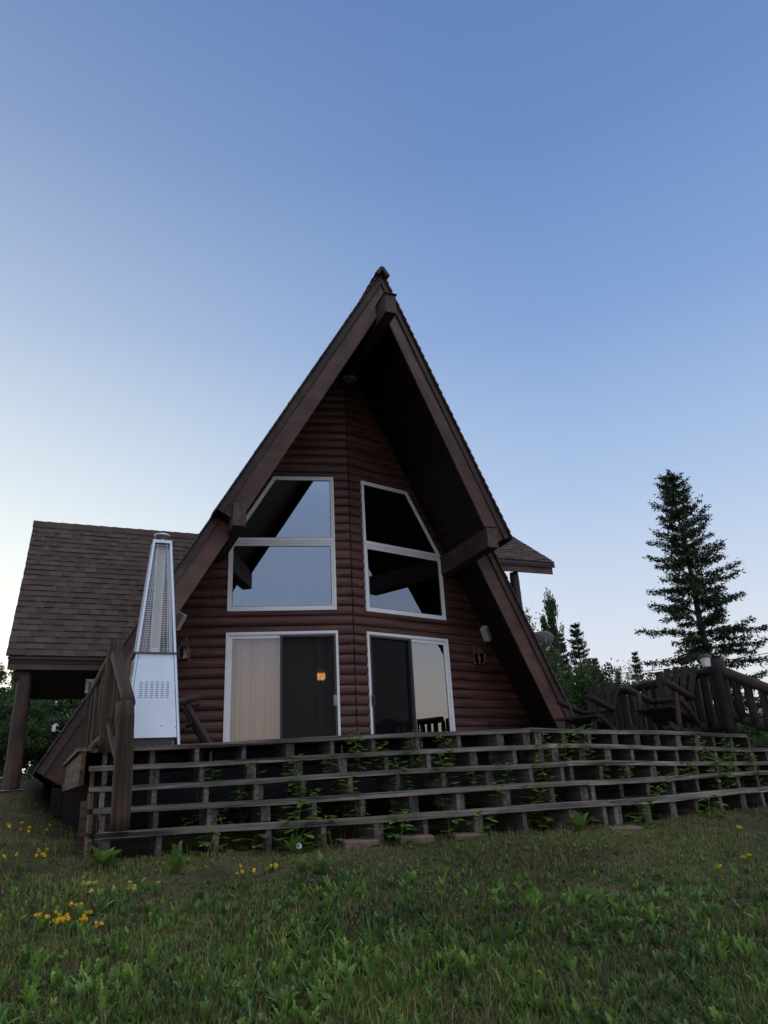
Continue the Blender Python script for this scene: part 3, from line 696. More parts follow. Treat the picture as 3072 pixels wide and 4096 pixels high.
# splayed side panel on the left end
mb = MB()
for k in range(1,5):
    yf = -4.995-RUN*k+T14*4.05
    mb.box(-4.075,-4.045,yf+.03,-3.6,treadz(k+1,-4)-.0+(0 if k<4 else -.12),treadz(k,-4)-.045)
obj('side_panel', mb, M['sidewood'], stairs, (-SO[0],-SO[1],-SO[2]))
mb = MB(); mb.box(-4.13,-4.06,-3.98,-3.90,-.5,.0); obj('corner_post', mb, M['sidewood'], stairs, (-SO[0],-SO[1],-SO[2]))
# paver blocks under stringers
for i,(x,y,lab) in enumerate(((-1.66,-5.66,'flat concrete paver under a stair stringer, the one standing proudest of the soil'),(-2.09,-5.55,'half buried concrete paver under the stair beside the proud paver'),(-1.23,-5.76,'low concrete paver under the stair right of the proud paver'),(.05,-6.09,'concrete paver under the corner where the two stair flights meet'))):
    mb = MB(); mb.box(-.14,.14,-.10,.12,-.06,.035); o = obj('paver', mb, M['concrete'], loc=(x,y,ground(x,y)-.012*i+.005), rot=(R(2),R(1),R(random.uniform(-14,4))), bevel=.01)
    tag(o, lab, 'paver', 'pavers under the stairs')

# ------------------------------------------------------------------ railings
def railing(name, label, corner, sideend, foot, mat, prad, rrad, seed, n_side, n_stair, brad, extra=None):
    cx, cy, ctop, cbase = corner; sx, sy = sideend; fx, fy, fbase, ftop = foot
    root = tag(empty(name, (cx,cy,cbase)), label, 'railing'); off = (cx,cy,cbase)
    L = lambda nm,p0,p1,r,sd,tp=.95,n=12: logpiece(nm,p0,p1,r,mat,root,sd,tp,n,off)
    L('post',(cx-.01,cy,cbase-.02),(cx,cy,ctop),prad,seed,.95,16)
    L('post',(sx,sy,deckz(sx)),(sx,sy,deckz(sx)+ (1.0 if cx<0 else .86)),prad*.8,seed+1,.95)
    L('post',(fx,fy,fbase),(fx-(.03 if cx<0 else 0),fy,ftop),prad,seed+2,.98,16)
    zt0, zt1 = deckz(cx)+.86, deckz(sx)+.86
    L('rail',(cx,cy,zt0),(sx,sy-.15*(1 if cx>0 else 0),zt1),rrad,seed+3)
    L('rail',(cx,cy,deckz(cx)+.11),(sx,sy,deckz(sx)+.11),rrad*.9,seed+4)
    for i in range(n_side):
        t = (i+.8)/(n_side+.6); x = cx+(sx-cx)*t; y = cy+(sy-cy)*t; z = deckz(x); rr = random.Random(seed+20+i)
        L('baluster',(x+rr.uniform(-.012,.012),y,z+.09),(x+rr.uniform(-.012,.012),y+rr.uniform(-.02,.02),z+.83),brad*rr.uniform(.85,1.15),seed+20+i,.9,8)
    # stair rails
    a0 = Vector((cx,cy,zt0-.01)); a1 = Vector((fx,fy,ftop-.02)); b0 = Vector((cx,cy,deckz(cx)+.24)); b1 = Vector((fx,fy,fbase+.40))
    L('rail',a0,a1,rrad*1.05,seed+5); L('rail',b0,b1,rrad*.75,seed+6)
    for i in range(n_stair):
        t = (i+1)/(n_stair+1); p = b0.lerp(b1,t); q = a0.lerp(a1,t)
        L('baluster',p,q,brad,seed+40+i,.9,8)
    return root
rl = railing('log_railing','peeled log railing at the left end of the deck and stairs, weathered brown',(-3.95,-4.06,1.43,.42),(-4.075,-1.0),(-3.86,-5.12,-.225,.735),M['logpost'],.073,.052,200,15,4,.026)
rr_ = railing('log_railing','dark log railing with thick split balusters on the right side of the deck',(3.95,-3.9,1.41,.38),(4.05,-.95),(4.10,-5.15,-.29,.60),M['logdark'],.088,.068,260,16,6,.056)
# more of the right railing further along is hidden behind the cabin

# solar cap lantern on the right rail
sl = tag(empty('solar_lantern', (3.83,-3.8,deckz(3.83)+.93)), 'small white solar lantern with dark cap on the right log rail', 'lantern')
mb = MB(); mb.lathe([(.052,-.02),(.056,0),(.066,.095),(.066,.10)], n=18); obj('lens', mb, M['lantern_w'], sl, smooth=False)
mb = MB(); mb.lathe([(.07,.10),(.088,.105),(.088,.125),(.06,.14),(.058,.155),(.03,.16)], n=18); obj('cap', mb, M['black'], sl)
mb = MB(); mb.lathe([(.05,-.035),(.05,-.02)], n=18); obj('base', mb, M['black'], sl)

# ------------------------------------------------------------------ patio heater
ht = tag(empty('patio_heater', (-3.56,-3.68,deckz(-3.5))), 'tall silver pyramid patio heater with wire cage and glass tube', 'patio heater')
def hw(z): return .268-.080*z
for i,(sx,sy) in enumerate(((-1,-1),(1,-1),(1,1),(-1,1))):
    mb = MB(); t = .025; p = []
    for (ax, ay, bx, by) in ((0,0,t,.006),(0,0,.006,t)):
        q = []
        for z in (.0,2.12):
            h = hw(z)
            q += [(sx*(h-ax),sy*(h-ay),z),(sx*(h-bx),sy*(h-ay),z),(sx*(h-bx),sy*(h-by),z),(sx*(h-ax),sy*(h-by),z)]
        mb.hexa(q)
    obj('corner_post', mb, M['steel'], ht)
def face_pt(side, x, z, out=0):
    h = hw(z)-.006+out
    return [(x,-h,z),(h,x,z),(-x,h,z),(-h,-x,z)][side]
for side in range(4):
    mb = MB(); z0, z1 = .075, .89; a, b = hw(z0)-.030, hw(z1)-.030
    P = [face_pt(side,-a,z0,-.008),face_pt(side,a,z0,-.008),face_pt(side,b,z1,-.008),face_pt(side,-b,z1,-.008),face_pt(side,-a,z0,-.0005),face_pt(side,a,z0,-.0005),face_pt(side,b,z1,-.0005),face_pt(side,-b,z1,-.0005)]
    mb.hexa(P); pn = obj('panel', mb, M['steel'], ht)
    if side == 0:
        sm = MB()
        for r_ in range(9):
            for c in range(6):
                zc = .455+.0185*r_; xc = -.125+.050*c; 
                q = []
                for o_ in (-.0004,.0012):
                    q += [face_pt(0,xc-.0145,zc-.0026,o_),face_pt(0,xc+.0145,zc-.0026,o_),face_pt(0,xc+.0145,zc+.0026,o_),face_pt(0,xc-.0145,zc+.0026,o_)]
                sm.hexa(q)
        obj('vent_slots', sm, M['black'], pn)
        sc_ = MB()
        for z_ in (.17,.50,.84):
            for s_ in (-1,1):
                c = face_pt(0, s_*(hw(z_)-.04), z_, 0); sc_.lathe([(.0,0),(.005,0)], (0,0,0), 6) if False else sc_.box(c[0]-.004,c[0]+.004,c[1]-.003,c[1]+.001,c[2]-.004,c[2]+.004)
        obj('screws', sc_, M['gasket'], pn)
        dm = MB(); c = face_pt(0,.085,.185,0); dm.box(c[0]-.008,c[0]+.008,c[1]-.0015,c[1]+.001,c[2]-.003,c[2]+.004); obj('latch_hole', dm, M['black'], pn)
    # wire grille
    g = MB(); z = .90
    while z < 2.07:
        a = hw(z)-.026; g.tube(face_pt(side,-a,z,.002), face_pt(side,a,z,.002), .0014, n=4, cap=False); z += .0190
    for fx in (-.66,.66):
        z0_, z1_ = .90, 2.07; g.tube(face_pt(side,fx*(hw(z0_)-.03),z0_,-.002), face_pt(side,fx*(hw(z1_)-.03),z1_,-.002), .0022, n=4, cap=False)
    obj('grille', g, M['wire'], ht)
    # base skirt (dark opening) and inner side plates
mb = MB(); mb.box(-.20,.20,-.20,.20,.0,.07); obj('burner_base', mb, M['black'], ht)
mb = MB(); mb.box(-.22,.22,-.22,.22,.885,.895); obj('burner_plate', mb, M['black'], ht)
mb = MB(); mb.lathe([(.050,.89),(.050,2.06)], n=28); mb.f = mb.f[:28]; obj('glass_tube', mb, M['tubeglass'], ht, smooth=True)
mb = MB(); mb.lathe([(.050,.89),(.050,.97)], n=20); obj('burner_screen', mb, M['wire'], ht, smooth=True)
mb = MB(); mb.box(-.085,.085,-.085,.085,2.068,2.09); mb.lathe([(.076,2.09),(.078,2.10),(.079,2.19)], n=24); obj('top_drum', mb, M['black'], ht)
mb = MB(); mb.lathe([(.0825,2.188),(.084,2.19),(.084,2.204),(.06,2.212),(.001,2.214)], n=24); obj('top_cap', mb, M['steel'], ht, smooth=True)
mb = MB(); mb.box(-.075,.075,-.102,-.098,2.085,2.118); mb.box(-.011,.011,-.106,-.102,2.09,2.125); obj('cap_bracket', mb, M['steel'], ht)

# ------------------------------------------------------------------ chairs (local x forward, y left)
def chair(name, loc, yaw, rocker=False, label='', rake=0, wide=.6, sc=1.0):
    root = tag(empty(name, loc, yaw), label, 'chair', 'rustic log chairs on the deck'); mat = M['logdark']; h = wide/2
    L = lambda nm,p0,p1,r,sd,tp=.95: logpiece(nm,p0,p1,r,mat,root,sd,tp,10)
    sd = int(abs(loc[0])*100)
    for s in (-1,1):
        L('armrest',(.40,s*h,.66),(-.22,s*h*.97,.50),.047,sd+1)
        if rocker:
            L('front_leg',(.27,s*(h-.03),.05),(.19,s*(h-.03),.62),.040,sd+2)
            L('brace',(.16,s*(h-.01),.48),(-.40,s*(h-.03),.06),.036,sd+3)
        elif rake:
            L('front_leg',(.58,s*(h-.03),.0),(.20,s*(h-.03),.62),.042,sd+2); L('rear_leg',(.22,s*(h-.06),.33),(-.42,s*(h-.08),.0),.036,sd+3)
        else:
            L('front_leg',(.34,s*(h-.06),.0),(.30,s*(h-.06),.37),.055,sd+2); L('rear_leg',(.10,s*(h-.03),.36),(-.46,s*(h-.03),.0),.036,sd+3)
            L('arm_post',(.22,s*(h-.05),.36),(.16,s*(h-.03),.60),.03,sd+5)
        if rocker:
            mb = MB(); n = 12; pts = []
            for i in range(n+1):
                x = -.50+1.0*i/n; z = .30*(x*x)*1.2; pts.append((x,z))
            for i in range(n):
                (x0,z0),(x1,z1) = pts[i],pts[i+1]
                mb.hexa([(x0,s*(h-.03)-.02,z0),(x1,s*(h-.03)-.02,z1),(x1,s*(h-.03)+.02,z1),(x0,s*(h-.03)+.02,z0),(x0,s*(h-.03)-.02,z0+.085),(x1,s*(h-.03)-.02,z1+.085),(x1,s*(h-.03)+.02,z1+.085),(x0,s*(h-.03)+.02,z0+.085)])
            obj('rocker', mb, mat, root)
    # seat slats
    mb = MB()
    for i in range(6):
        x0 = .36-.115*i; z0 = .385-.030*i
        mb.hexa([(x0-.105,-h+.04,z0-.052),(x0,-h+.04,z0-.025),(x0,h-.04,z0-.025),(x0-.105,h-.04,z0-.052),(x0-.105,-h+.04,z0-.025),(x0,-h+.04,z0+.002),(x0,h-.04,z0+.002),(x0-.105,h-.04,z0-.025)])
    if not rocker and not rake: mb.box(.27,.44,-h-.09,h+.09,.372,.41)
    obj('seat', mb, mat, root)
    for i in range(5):
        f = (i-2)/2; y0 = f*.17; y1 = f*.27; top = .98-.035*f*f; mb = MB()
        xb, xt = -.22, -.50
        p0, p1 = Vector((xb,y0,.22)), Vector((xt,y1,top)); w0, w1 = .036, .048
        mb.hexa([(p0.x,p0.y-w0,p0.z),(p0.x,p0.y+w0,p0.z),(p0.x-.028,p0.y+w0,p0.z),(p0.x-.028,p0.y-w0,p0.z),(p1.x,p1.y-w1,p1.z-.012*i%.03),(p1.x,p1.y+w1,p1.z),(p1.x-.028,p1.y+w1,p1.z),(p1.x-.028,p1.y-w1,p1.z)])
        obj('back_slat', mb, mat, root)
    L('cross_bar',(-.26,-h,.50),(-.26,h,.50),.035,sd+7)
    if sc != 1: root.scale = (sc,)*3
    return root
fy = math.atan2(-.33,-.94)
chair('rocking_chair', (3.24,-3.50,deckz(3.2)-.005), fy, True, 'dark log rocking chair with curved runner nearest the right deck post')
chair('log_chair', (2.98,-2.2,deckz(2.9)), fy, False, 'dark log armchair with wide flat front board beside the cabin roof foot', 0, .58, .95)
chair('log_chair', (-3.22,-1.95,deckz(-3.2)), R(-6), False, 'log armchair half hidden behind the silver patio heater', 1, .58)

# ------------------------------------------------------------------ wall lanterns, speakers, light, dishes
def wing_pos(side, s, w, out):  # point on the wing wall pushed outwards
    c, sn = math.cos(BETA), math.sin(BETA)
    return (side*(s*c + 0) + side*out*sn, s*sn - out*c, w)
def wall_lantern(side, s, w, label):
    root = tag(empty('wall_lantern', wing_pos(side, s, w, .03), side*BETA), label, 'wall lantern', 'copper lanterns on the log wall')
    mb = MB(); mb.box(-.035,.035,-.02,0,.06,.20); obj('backplate', mb, M['copper'], root, bevel=.006)
    mb = MB(); mb.path([(0,-.01,.12),(0,-.05,.155),(0,-.085,.15)], [.009]*3, 6); obj('arm', mb, M['copper'], root)
    c = (0,-.10,0); a0 = PI/4
    mb = MB(); mb.lathe([(.108,.035),(.100,.045),(.066,.09),(.060,.115),(.02,.13),(.012,.145),(.018,.155),(.012,.168),(.003,.19)], c, 4, a0); obj('lantern_roof', mb, M['copper'], root)
    mb = MB(); mb.lathe([(.085,-.13),(.085,-.12)], c, 4, a0)
    for i in range(4):
        t = a0+i*PI/2; b = (c[0]+.083*math.cos(t), c[1]+.083*math.sin(t)); tt = (c[0]+.098*math.cos(t), c[1]+.098*math.sin(t))
        mb.tube((b[0],b[1],-.13),(tt[0],tt[1],.036),.009,n=5)
    obj('cage', mb, M['copper'], root)
    mb = MB(); mb.lathe([(.078,-.119),(.092,.034)], c, 4, a0); obj('lantern_glass', mb, M['lampglass'], root); root.scale = (1.15,)*3
    mb = MB(); mb.lathe([(.011,-.119),(.011,-.05),(.017,-.04),(.02,-.01),(.010,.02),(.002,.03)], c, 10); obj('bulb', mb, M['speaker'], root, smooth=True)
    return root
wall_lantern(-1, 2.772, 2.20, 'copper wall lantern on the log wall between heater and left sliding door')
wall_lantern(1, 2.80, 2.20, 'copper wall lantern right of the right sliding door')
def speaker(side, s, w, tilt, label):
    root = tag(empty('wall_speaker', wing_pos(side, s, w, .16)), label, 'speaker', 'cream speakers under the eaves'); root.rotation_euler = (R(8), tilt, side*BETA+R(10)*side)
    mb = MB(); mb.box(-.10,.10,-.03,.11,-.145,.145); obj('case', mb, M['speaker'], root, bevel=.015)
    mb = MB(); mb.box(-.088,.088,-.036,-.030,-.132,.132); obj('speaker_grille', mb, M['speakergrey'], root, bevel=.002)
    mb = MB(); mb.box(-.02,.02,.11,.2,-.03,.03); mb.box(-.03,.03,.0,.03,-.17,-.146); obj('bracket', mb, M['black'], root)
    return root
speaker(-1, 2.92, 2.69, R(30), 'cream box speaker under the left eave just right of the heater cage')
speaker(1, 3.10, 2.67, R(-36), 'cream box speaker tilted under the right eave above the right lantern')
fl = tag(empty('ceiling_light', (.03,-.22,7.36)), 'round white flush light under the ridge beam at the gable peak', 'light')
mb = MB(); mb.lathe([(.15,0),(.15,-.015),(.11,-.05),(.05,-.07),(.001,-.075)], n=20); obj('light_glass', mb, M['speakergrey'], fl, smooth=True)
mb = MB(); mb.lathe([(.158,.0),(.158,-.012)], n=20)
for x in (-.05,.05): mb.box(x-.006,x+.006,-.13,.13,-.078,-.02)
obj('light_ring', mb, M['copper'], fl)
ds = tag(empty('satellite_dish', (3.62,-.02,2.18)), 'grey satellite dish tilted skyward on the right roof slope', 'satellite dish', 'dishes on the cabin roof')
mb = MB(); prof = [(r_*1.22,z_*1.25) for r_,z_ in [(.001,0),(.06,.006),(.12,.022),(.17,.046),(.20,.066),(.203,.070),(.17,.052),(.12,.030),(.001,.012)]]; mb.lathe(prof, n=28)
d = obj('reflector', mb, M['dish'], ds, (.24,.05,.20), (R(-28),R(14),0), smooth=True)
mb = MB(); mb.path([(0,0,0),(.08,.0,.10),(.21,.04,.18)], [.016]*3, 8); obj('mast', mb, M['dish'], ds)
mb = MB(); mb.path([(.22,-.10,.17),(.30,-.05,.42)], [.008]*2, 6); obj('feed_arm', mb, M['dish'], ds)
an = tag(empty('roof_antenna', (-4.39,.3,.93)), 'small white antenna head on an arm sticking out of the left roof slope', 'antenna')
mb = MB(); mb.path([(0,0,0),(-.06,-.02,.03),(-.11,-.03,.05)], [.009]*3, 6); obj('arm', mb, M['dish'], an)
mb = MB(); mb.box(-.15,-.10,-.06,-.0,.02,.11); mb.lathe([(.02,.0),(.03,.02),(.02,.03)], (-.10,-.03,.10), 8); mb.box(-.12,-.07,-.04,-.02,.09,.12); obj('antenna_head', mb, M['white'], an, bevel=.004)
vb = tag(empty('slatted_box', (-4.06,1.35,1.65)), 'white slatted plastic box by the left roof edge under the porch', 'vent box')
mb = MB(); mb.box(-.08,.06,0,.1,-.02,.20); obj('housing', mb, M['white'], vb)
mb = MB()
for i in range(5): mb.box(-.07+.025*i,-.06+.025*i,-.004,0,.01,.17)
obj('slats', mb, M['gasket'], vb)
pb = MB(); pb.box(-.07,.07,-.05,.05,0,.10); o = obj('junction_box', pb, M['concrete'], loc=(-3.06,-2.45,deckz(-3)), bevel=.008); tag(o, 'small tan box on the deck at the heater\'s right foot', 'box')
# stones by the column
for i,(x,y,sx,lab) in enumerate(((-5.10,.98,.10,'pale flat stone at the foot of the porch column, the larger one'),(-4.90,1.0,.07,'smaller pale stone right of the porch column foot'))):
    bm_ = MB(); bm_.lathe([(.4,-.3),(.9,-.1),(1,.1),(.7,.35),(.001,.42)], n=9); o = obj('stone', bm_, M['stone'], loc=(x,y,ground(x,y)+.01)); o.scale=(sx,sx*.7,sx*.4); tag(o, lab, 'stone')
mb = MB(); pts = []
for i in range(25):
    t = i/24; pts.append((26+(46-26)*t, 41.5+(24.5-41.5)*t, 7.6-.9*math.sin(PI*t)+.55))
mb.path(pts, [.028]*25, 5); tag(obj('power_line', mb, M['rubber']), 'thin dark power line crossing the sky low behind the right trees', 'cable')

# ------------------------------------------------------------------ trees
def spruce_mesh(h, rad, seed, whorls, nb, dens, tip=.09, bare=.06, ragged=.35, wfac=.20, pw=.78, fat=.018):
    r = np.random.default_rng(seed); rr = random.Random(seed)
    tr = MB(); n = 9; tr.path([(0,0,-.4)]+[(.02*h*.1*math.sin(k*1.3+seed), .02*h*.1*math.cos(k*1.7), h*k/8) for k in range(1,9)], [.017*h+.03]+[(.0165*h+.02)*(1-k/8.3) for k in range(1,9)], n)
    V = []; F = []; cnt = 0
    limb = MB()
    for w in range(whorls):
        t = bare+(1-bare)*(w+rr.uniform(-.3,.3))/whorls; t = min(.985, max(bare, t)); z = h*t
        Lmax = rad*((1-t)**pw)*(1.0 if t > .12 else .75+.25*t/.12)+.06
        k_ = nb if t < .85 else nb-1; a0 = rr.uniform(0,6.28)
        for j in range(k_):
            az = a0+j*2*PI/k_+rr.uniform(-.35,.35); L = Lmax*rr.uniform(1-ragged*1.3,1.12)
            if rr.random() < .12: L *= .55
            if rr.random() < .06: L *= 1.22
            up0 = (.75*t-.10)+rr.uniform(-.12,.12)         # start angle
            droop = -.55*(1-t)*rr.uniform(.6,1.3)
            ns = max(4, int(L/.16)); pts = []
            ca, sa = math.cos(az), math.sin(az); px = 0; pz = 0; ang = up0
            for s in range(ns+1):
                q = s/ns; pts.append(Vector((ca*px, sa*px, z+pz)))
                ang = up0+droop*math.sin(q*2.4)+.5*max(0,q-.6)
                px += L/ns*math.cos(ang); pz += L/ns*math.sin(ang)
            limb.path(pts, [max(.004,.011*h*.12*(1-.9*s/ns)*(1.2-t)) for s in range(ns+1)], 4)
            side = Vector((-sa,ca,0))
            for s in range(1, ns+1):
                q = s/ns
                if q < .22 and t < .75 and rr.random() < .8: continue
                base = pts[s]; dirv = (pts[s]-pts[s-1]).normalized()
                for sg in (-1,1,0):
                    if sg == 0: tl = .22; d = dirv
                    else:
                        tl = (.16+.42*L*(1-q)**.8*.6)*rr.uniform(.6,1.15); tl = min(tl,.75); d = (dirv*rr.uniform(.6,1.1)+side*sg*rr.uniform(.6,1.0)+Vector((0,0,rr.uniform(-.35,.1)))).normalized()
                    m = max(3, int(tl/.045*dens))
                    u = r.random(m); P = np.array(base)[None,:]+np.array(d)[None,:]*(u*tl)[:,None]+r.normal(0,fat,(m,3)); P[:,2] -= .10*(u*tl)**1.2
                    D = np.array(d)[None,:]*.55+r.normal(0,.55,(m,3)); D[:,2] -= .05; D /= np.linalg.norm(D,axis=1)[:,None]
                    S = np.cross(D, r.normal(0,1,(m,3))); S /= np.linalg.norm(S,axis=1)[:,None]+1e-9
                    ln = tip*r.uniform(.6,1.3,m); wd = ln*wfac
                    V.append(np.stack([P-S*wd[:,None], P+S*wd[:,None], P+D*ln[:,None]],1).reshape(-1,3)); cnt += m
    V = np.concatenate(V); F = np.arange(len(V)).reshape(-1,3)
    return tr, limb, V, F
def add_spruce(name, meshes, loc, rz, s, label, group):
    root = tag(empty(name, loc, rz), label, 'tree', group); root.scale = (s[0],s[0],s[1])
    link('trunk', meshes[0], root); link('branches', meshes[1], root); link('crown', meshes[2], root); return root
def make_spruce(seed, h, rad, whorls, nb, dens, tip, mat, **k):
    tr, limb, V, F = spruce_mesh(h, rad, seed, whorls, nb, dens, tip, **k)
    return (tr.mesh('trunk', M['bark'], True), limb.mesh('branches', M['bark'], True), fast_mesh('crown', V, F, mat))
big = make_spruce(19, 10.2, 2.4, 31, 7, 3.2, .095, M['spruce'], bare=.12, ragged=.55, wfac=.26, pw=.64, fat=.042)
add_spruce('spruce_tree', big, (14.11,5.64,-.62), R(40), (1,1), 'large ragged spruce rising behind the right railing', None)
spA = make_spruce(21, 8, 1.9, 32, 6, 1.5, .11, M['spruce2'], wfac=.26, fat=.03, pw=.95); spB = make_spruce(22, 8, 1.2, 32, 6, 1.5, .11, M['spruce2'], wfac=.26, fat=.03, pw=.95); spC = make_spruce(23, 8, 1.8, 30, 6, 1.5, .12, M['spruce2'], ragged=.5, wfac=.28, fat=.04, pw=.9)
def decid_mesh(h, seed, nleaf, leaf, spread=.28, trunk_r=.07, low=.25):
    rr = random.Random(seed); r = np.random.default_rng(seed); mb = MB(); tips = []
    def grow(p, d, L, rad, lvl):
        n = 5; pts = [p]; q = p.copy(); dd = d.copy()
        for i in range(n):
            dd = (dd+Vector((rr.uniform(-.14,.14),rr.uniform(-.14,.14),.05))).normalized(); q = q+dd*(L/n); pts.append(q.copy())
            if lvl >= 1: tips.append((q.copy(), rad))
        mb.path(pts, [max(.004,rad*(1-.8*i/n)) for i in range(n+1)], 6 if lvl < 2 else 4)
        if lvl < 3:
            kk = {0: int(14), 1: 5, 2: 2}[lvl]
            for i in range(kk):
                t = rr.uniform(low if lvl == 0 else .3, 1.0); idx = min(n-1, int(t*n)); pp = pts[idx].lerp(pts[idx+1], t*n-idx)
                az = rr.uniform(0,2*PI); tilt = rr.uniform(.5,1.1)
                nd = (d*math.cos(tilt)+Vector((math.cos(az),math.sin(az),.25))*math.sin(tilt)).normalized()
                grow(pp, nd, L*(spread if lvl == 0 else .5)*rr.uniform(.6,1.25)*(1.25-.6*t if lvl==0 else 1), rad*(.42 if lvl==0 else .5)*(1.1-t*.6), lvl+1)
    grow(Vector((0,0,-.3)), Vector((0,0,1)), h*.93, trunk_r, 0)
    T = np.array([list(p) for p, _ in tips]); idx = r.integers(0, len(T), nleaf)
    P = T[idx]+r.normal(0,.13,(nleaf,3)); A = r.normal(0,1,(nleaf,3)); A /= np.linalg.norm(A,axis=1)[:,None]
    B = np.cross(A, r.normal(0,1,(nleaf,3))); B /= np.linalg.norm(B,axis=1)[:,None]; s = leaf*r.uniform(.6,1.25,nleaf)[:,None]
    V = np.stack([P-A*s, P-B*s*.62, P+A*s, P+B*s*.62],1).reshape(-1,3); k = np.arange(nleaf)[:,None]*4
    F = np.concatenate([np.stack([k+0,k+1,k+2],2).reshape(-1,3), np.stack([k+0,k+2,k+3],2).reshape(-1,3)])
    return mb, V, F
def make_decid(seed, h, nleaf, leaf, mat, bark='birch', **k):
    mb, V, F = decid_mesh(h, seed, nleaf, leaf, **k); return (mb.mesh('trunk', M[bark], True), fast_mesh('crown', V, F, mat))
def add_decid(name, meshes, loc, rz, s, label, group):
    root = tag(empty(name, loc, rz), label, 'tree', group); root.scale = (s[0],s[0],s[1])
    link('trunk', meshes[0], root); link('crown', meshes[1], root); return root
asA = make_decid(31, 6.5, 8000, .07, M['aspen'], spread=.26); asB = make_decid(32, 6.5, 12000, .075, M['aspen'], spread=.34); asC = make_decid(33, 3.2, 11000, .055, M['bush'], 'bark', spread=.55, low=.05, trunk_r=.035)
asD = make_decid(34, 5.5, 900, .055, M['aspen'], spread=.2, trunk_r=.04)
ASP = {'A': asA, 'B': asB, 'C': asC, 'D': asD}; HH = {'A': 6.5, 'B': 6.5, 'C': 3.2, 'D': 5.5}
SPR = {'A': spA, 'B': spB, 'C': spC}
G_R, G_L = 'trees beyond the right side of the deck', 'trees beyond the left porch'
# right side spruces: x, y, top, kind, radial scale, label
for i,(x,y,top,kd,rs,lab) in enumerate((
    (16.79,15.38,6.60,'A',1.0,'tallest spruce of the distant line between the roof foot and the deck chairs'),
    (16.23,15.81,6.25,'B',.72,'slender spire-like spruce just left of the tallest distant spruce'),
    (19.83,18.06,5.55,'B',.8,'narrow spruce spire, rightmost of the small trio right of the tallest distant spruce'),
    (21.0,19.69,5.73,'B',.75,'narrow spruce spire in the middle of the small distant trio'),
    (18.32,16.71,5.28,'B',.8,'narrow spruce spire, leftmost of the small distant trio'),
    (22.65,18.27,5.93,'A',.8,'lone small conical spruce standing left of the large ragged spruce'),
    (19.6,7.45,4.1,'C',1.1,'bushy spruce cut by the right edge of the photograph'),
    (21.0,11.5,2.9,'C',1.2,'low spruce filling the gap right of the large ragged spruce'),
    (21.35,13.98,3.0,'C',1.2,'low spruce behind the rocking chair back'),
    (18.2,11.3,2.2,'C',1.3,'squat spruce seen between the balusters left of the corner post'),
    (18.0,8.6,2.4,'C',1.3,'squat spruce seen under the large spruce right of the corner post'),
    (17.5,17.4,4.6,'C',.9,'bushy spruce between the two leading spires of the distant line'),
    (14.3,12.3,4.0,'C',.9,'dark bushy spruce in front of the tallest distant spruce'),
    (24.0,22.0,4.3,'C',1.2,'broad far spruce behind the small distant trio'),
    (17.8,14.6,3.7,'C',.9,'middling spruce just right of the small leafy tree beyond the trio'),
    (16.5,14.4,4.4,'C',.8,'middling spruce directly below the tallest distant spruce'),
    (19.5,17.4,4.2,'C',.8,'small pointed spruce between the trio and the lone spruce'),
    (15.6,12.3,2.8,'C',1.2,'dark low spruce above the log armchair back'),
    (20.3,16.6,3.5,'B',1.1,'short spire between the sapling and the lone spruce'),
    (18.6,14.4,3.1,'C',1.1,'dark low spruce left of the lone spruce\'s foot'),
    (21.6,16.8,3.5,'C',1.0,'dark low spruce right of the lone spruce\'s foot'),
    (19.9,14.5,2.9,'C',1.2,'dark low spruce behind the rail near the rocking chair'),
    (14.8,14.3,4.9,'B',1.0,'spire left of the slender spruce, next to the aspens'),)):
    g = ground0(x,y); hs = (top-g)/8.0
    add_spruce('spruce_tree', SPR[kd], (x,y,g-.05), i*1.3, (rs*max(.55,hs),hs), lab, G_R)
for i,(x,y,top,kd,rs,lab) in enumerate((
    (13.0,15.2,7.4,'D',.8,'tall thin aspen hidden mostly by the right roof, beside the upper porch post'),
    (10.75,9.95,6.0,'D',1.1,'leafy aspen beside the upper porch post, its sparse tip highest'),
    (10.55,9.0,5.3,'B',.40,'rounder leafy aspen just below and right of the sparse aspen tip'),
    (9.95,8.0,4.2,'A',.5,'leafy aspen directly behind the grey satellite dish'),
    (18.83,16.3,4.75,'A',.45,'small leafy tree right of the distant spruce trio'),
    (15.56,11.2,4.15,'D',.7,'thin sapling with few leaves standing against the sky left of the lone spruce'),
    (16.8,12.6,2.6,'B',.6,'low leafy tree at the sapling\'s foot'),
    (11.6,8.6,2.6,'B',.5,'dense leafy bush at the foot of the aspens beside the roof'),
    (12.6,9.4,2.3,'B',.65,'dense leafy bush behind the log armchair'),
    (13.6,9.6,2.9,'C',.9,'low alder bush behind the log armchair\'s rail'),
    (10.2,6.4,2.8,'C',.9,'low alder bush nearest the right roof foot'),
    (15.4,13.5,2.9,'B',.8,'leafy tree low between the distant spruce spires'),
    (15.2,9.2,2.9,'C',.9,'alder bush seen between rocking chair and rail'),
    (17.0,9.9,2.6,'C',1.0,'alder bush seen through the balusters behind the rocking chair'),
    (15.5,5.0,2.0,'C',1.0,'alder bush seen below the large spruce\'s lowest branches'),
    (13.0,3.2,1.2,'C',.9,'low bush outside the stair rail at the right edge'),
    (10.0,2.6,.7,'C',.6,'small bush below the deck rail near the corner post'),)):
    g = ground0(x,y); hs = (top-g)/HH[kd]
    add_decid('aspen_tree' if kd in 'ABD' else 'alder_bush', ASP[kd], (x,y,g-(.4 if kd=='C' else .05)), i*2.1, (rs*max(.6,hs),hs), lab, G_R)
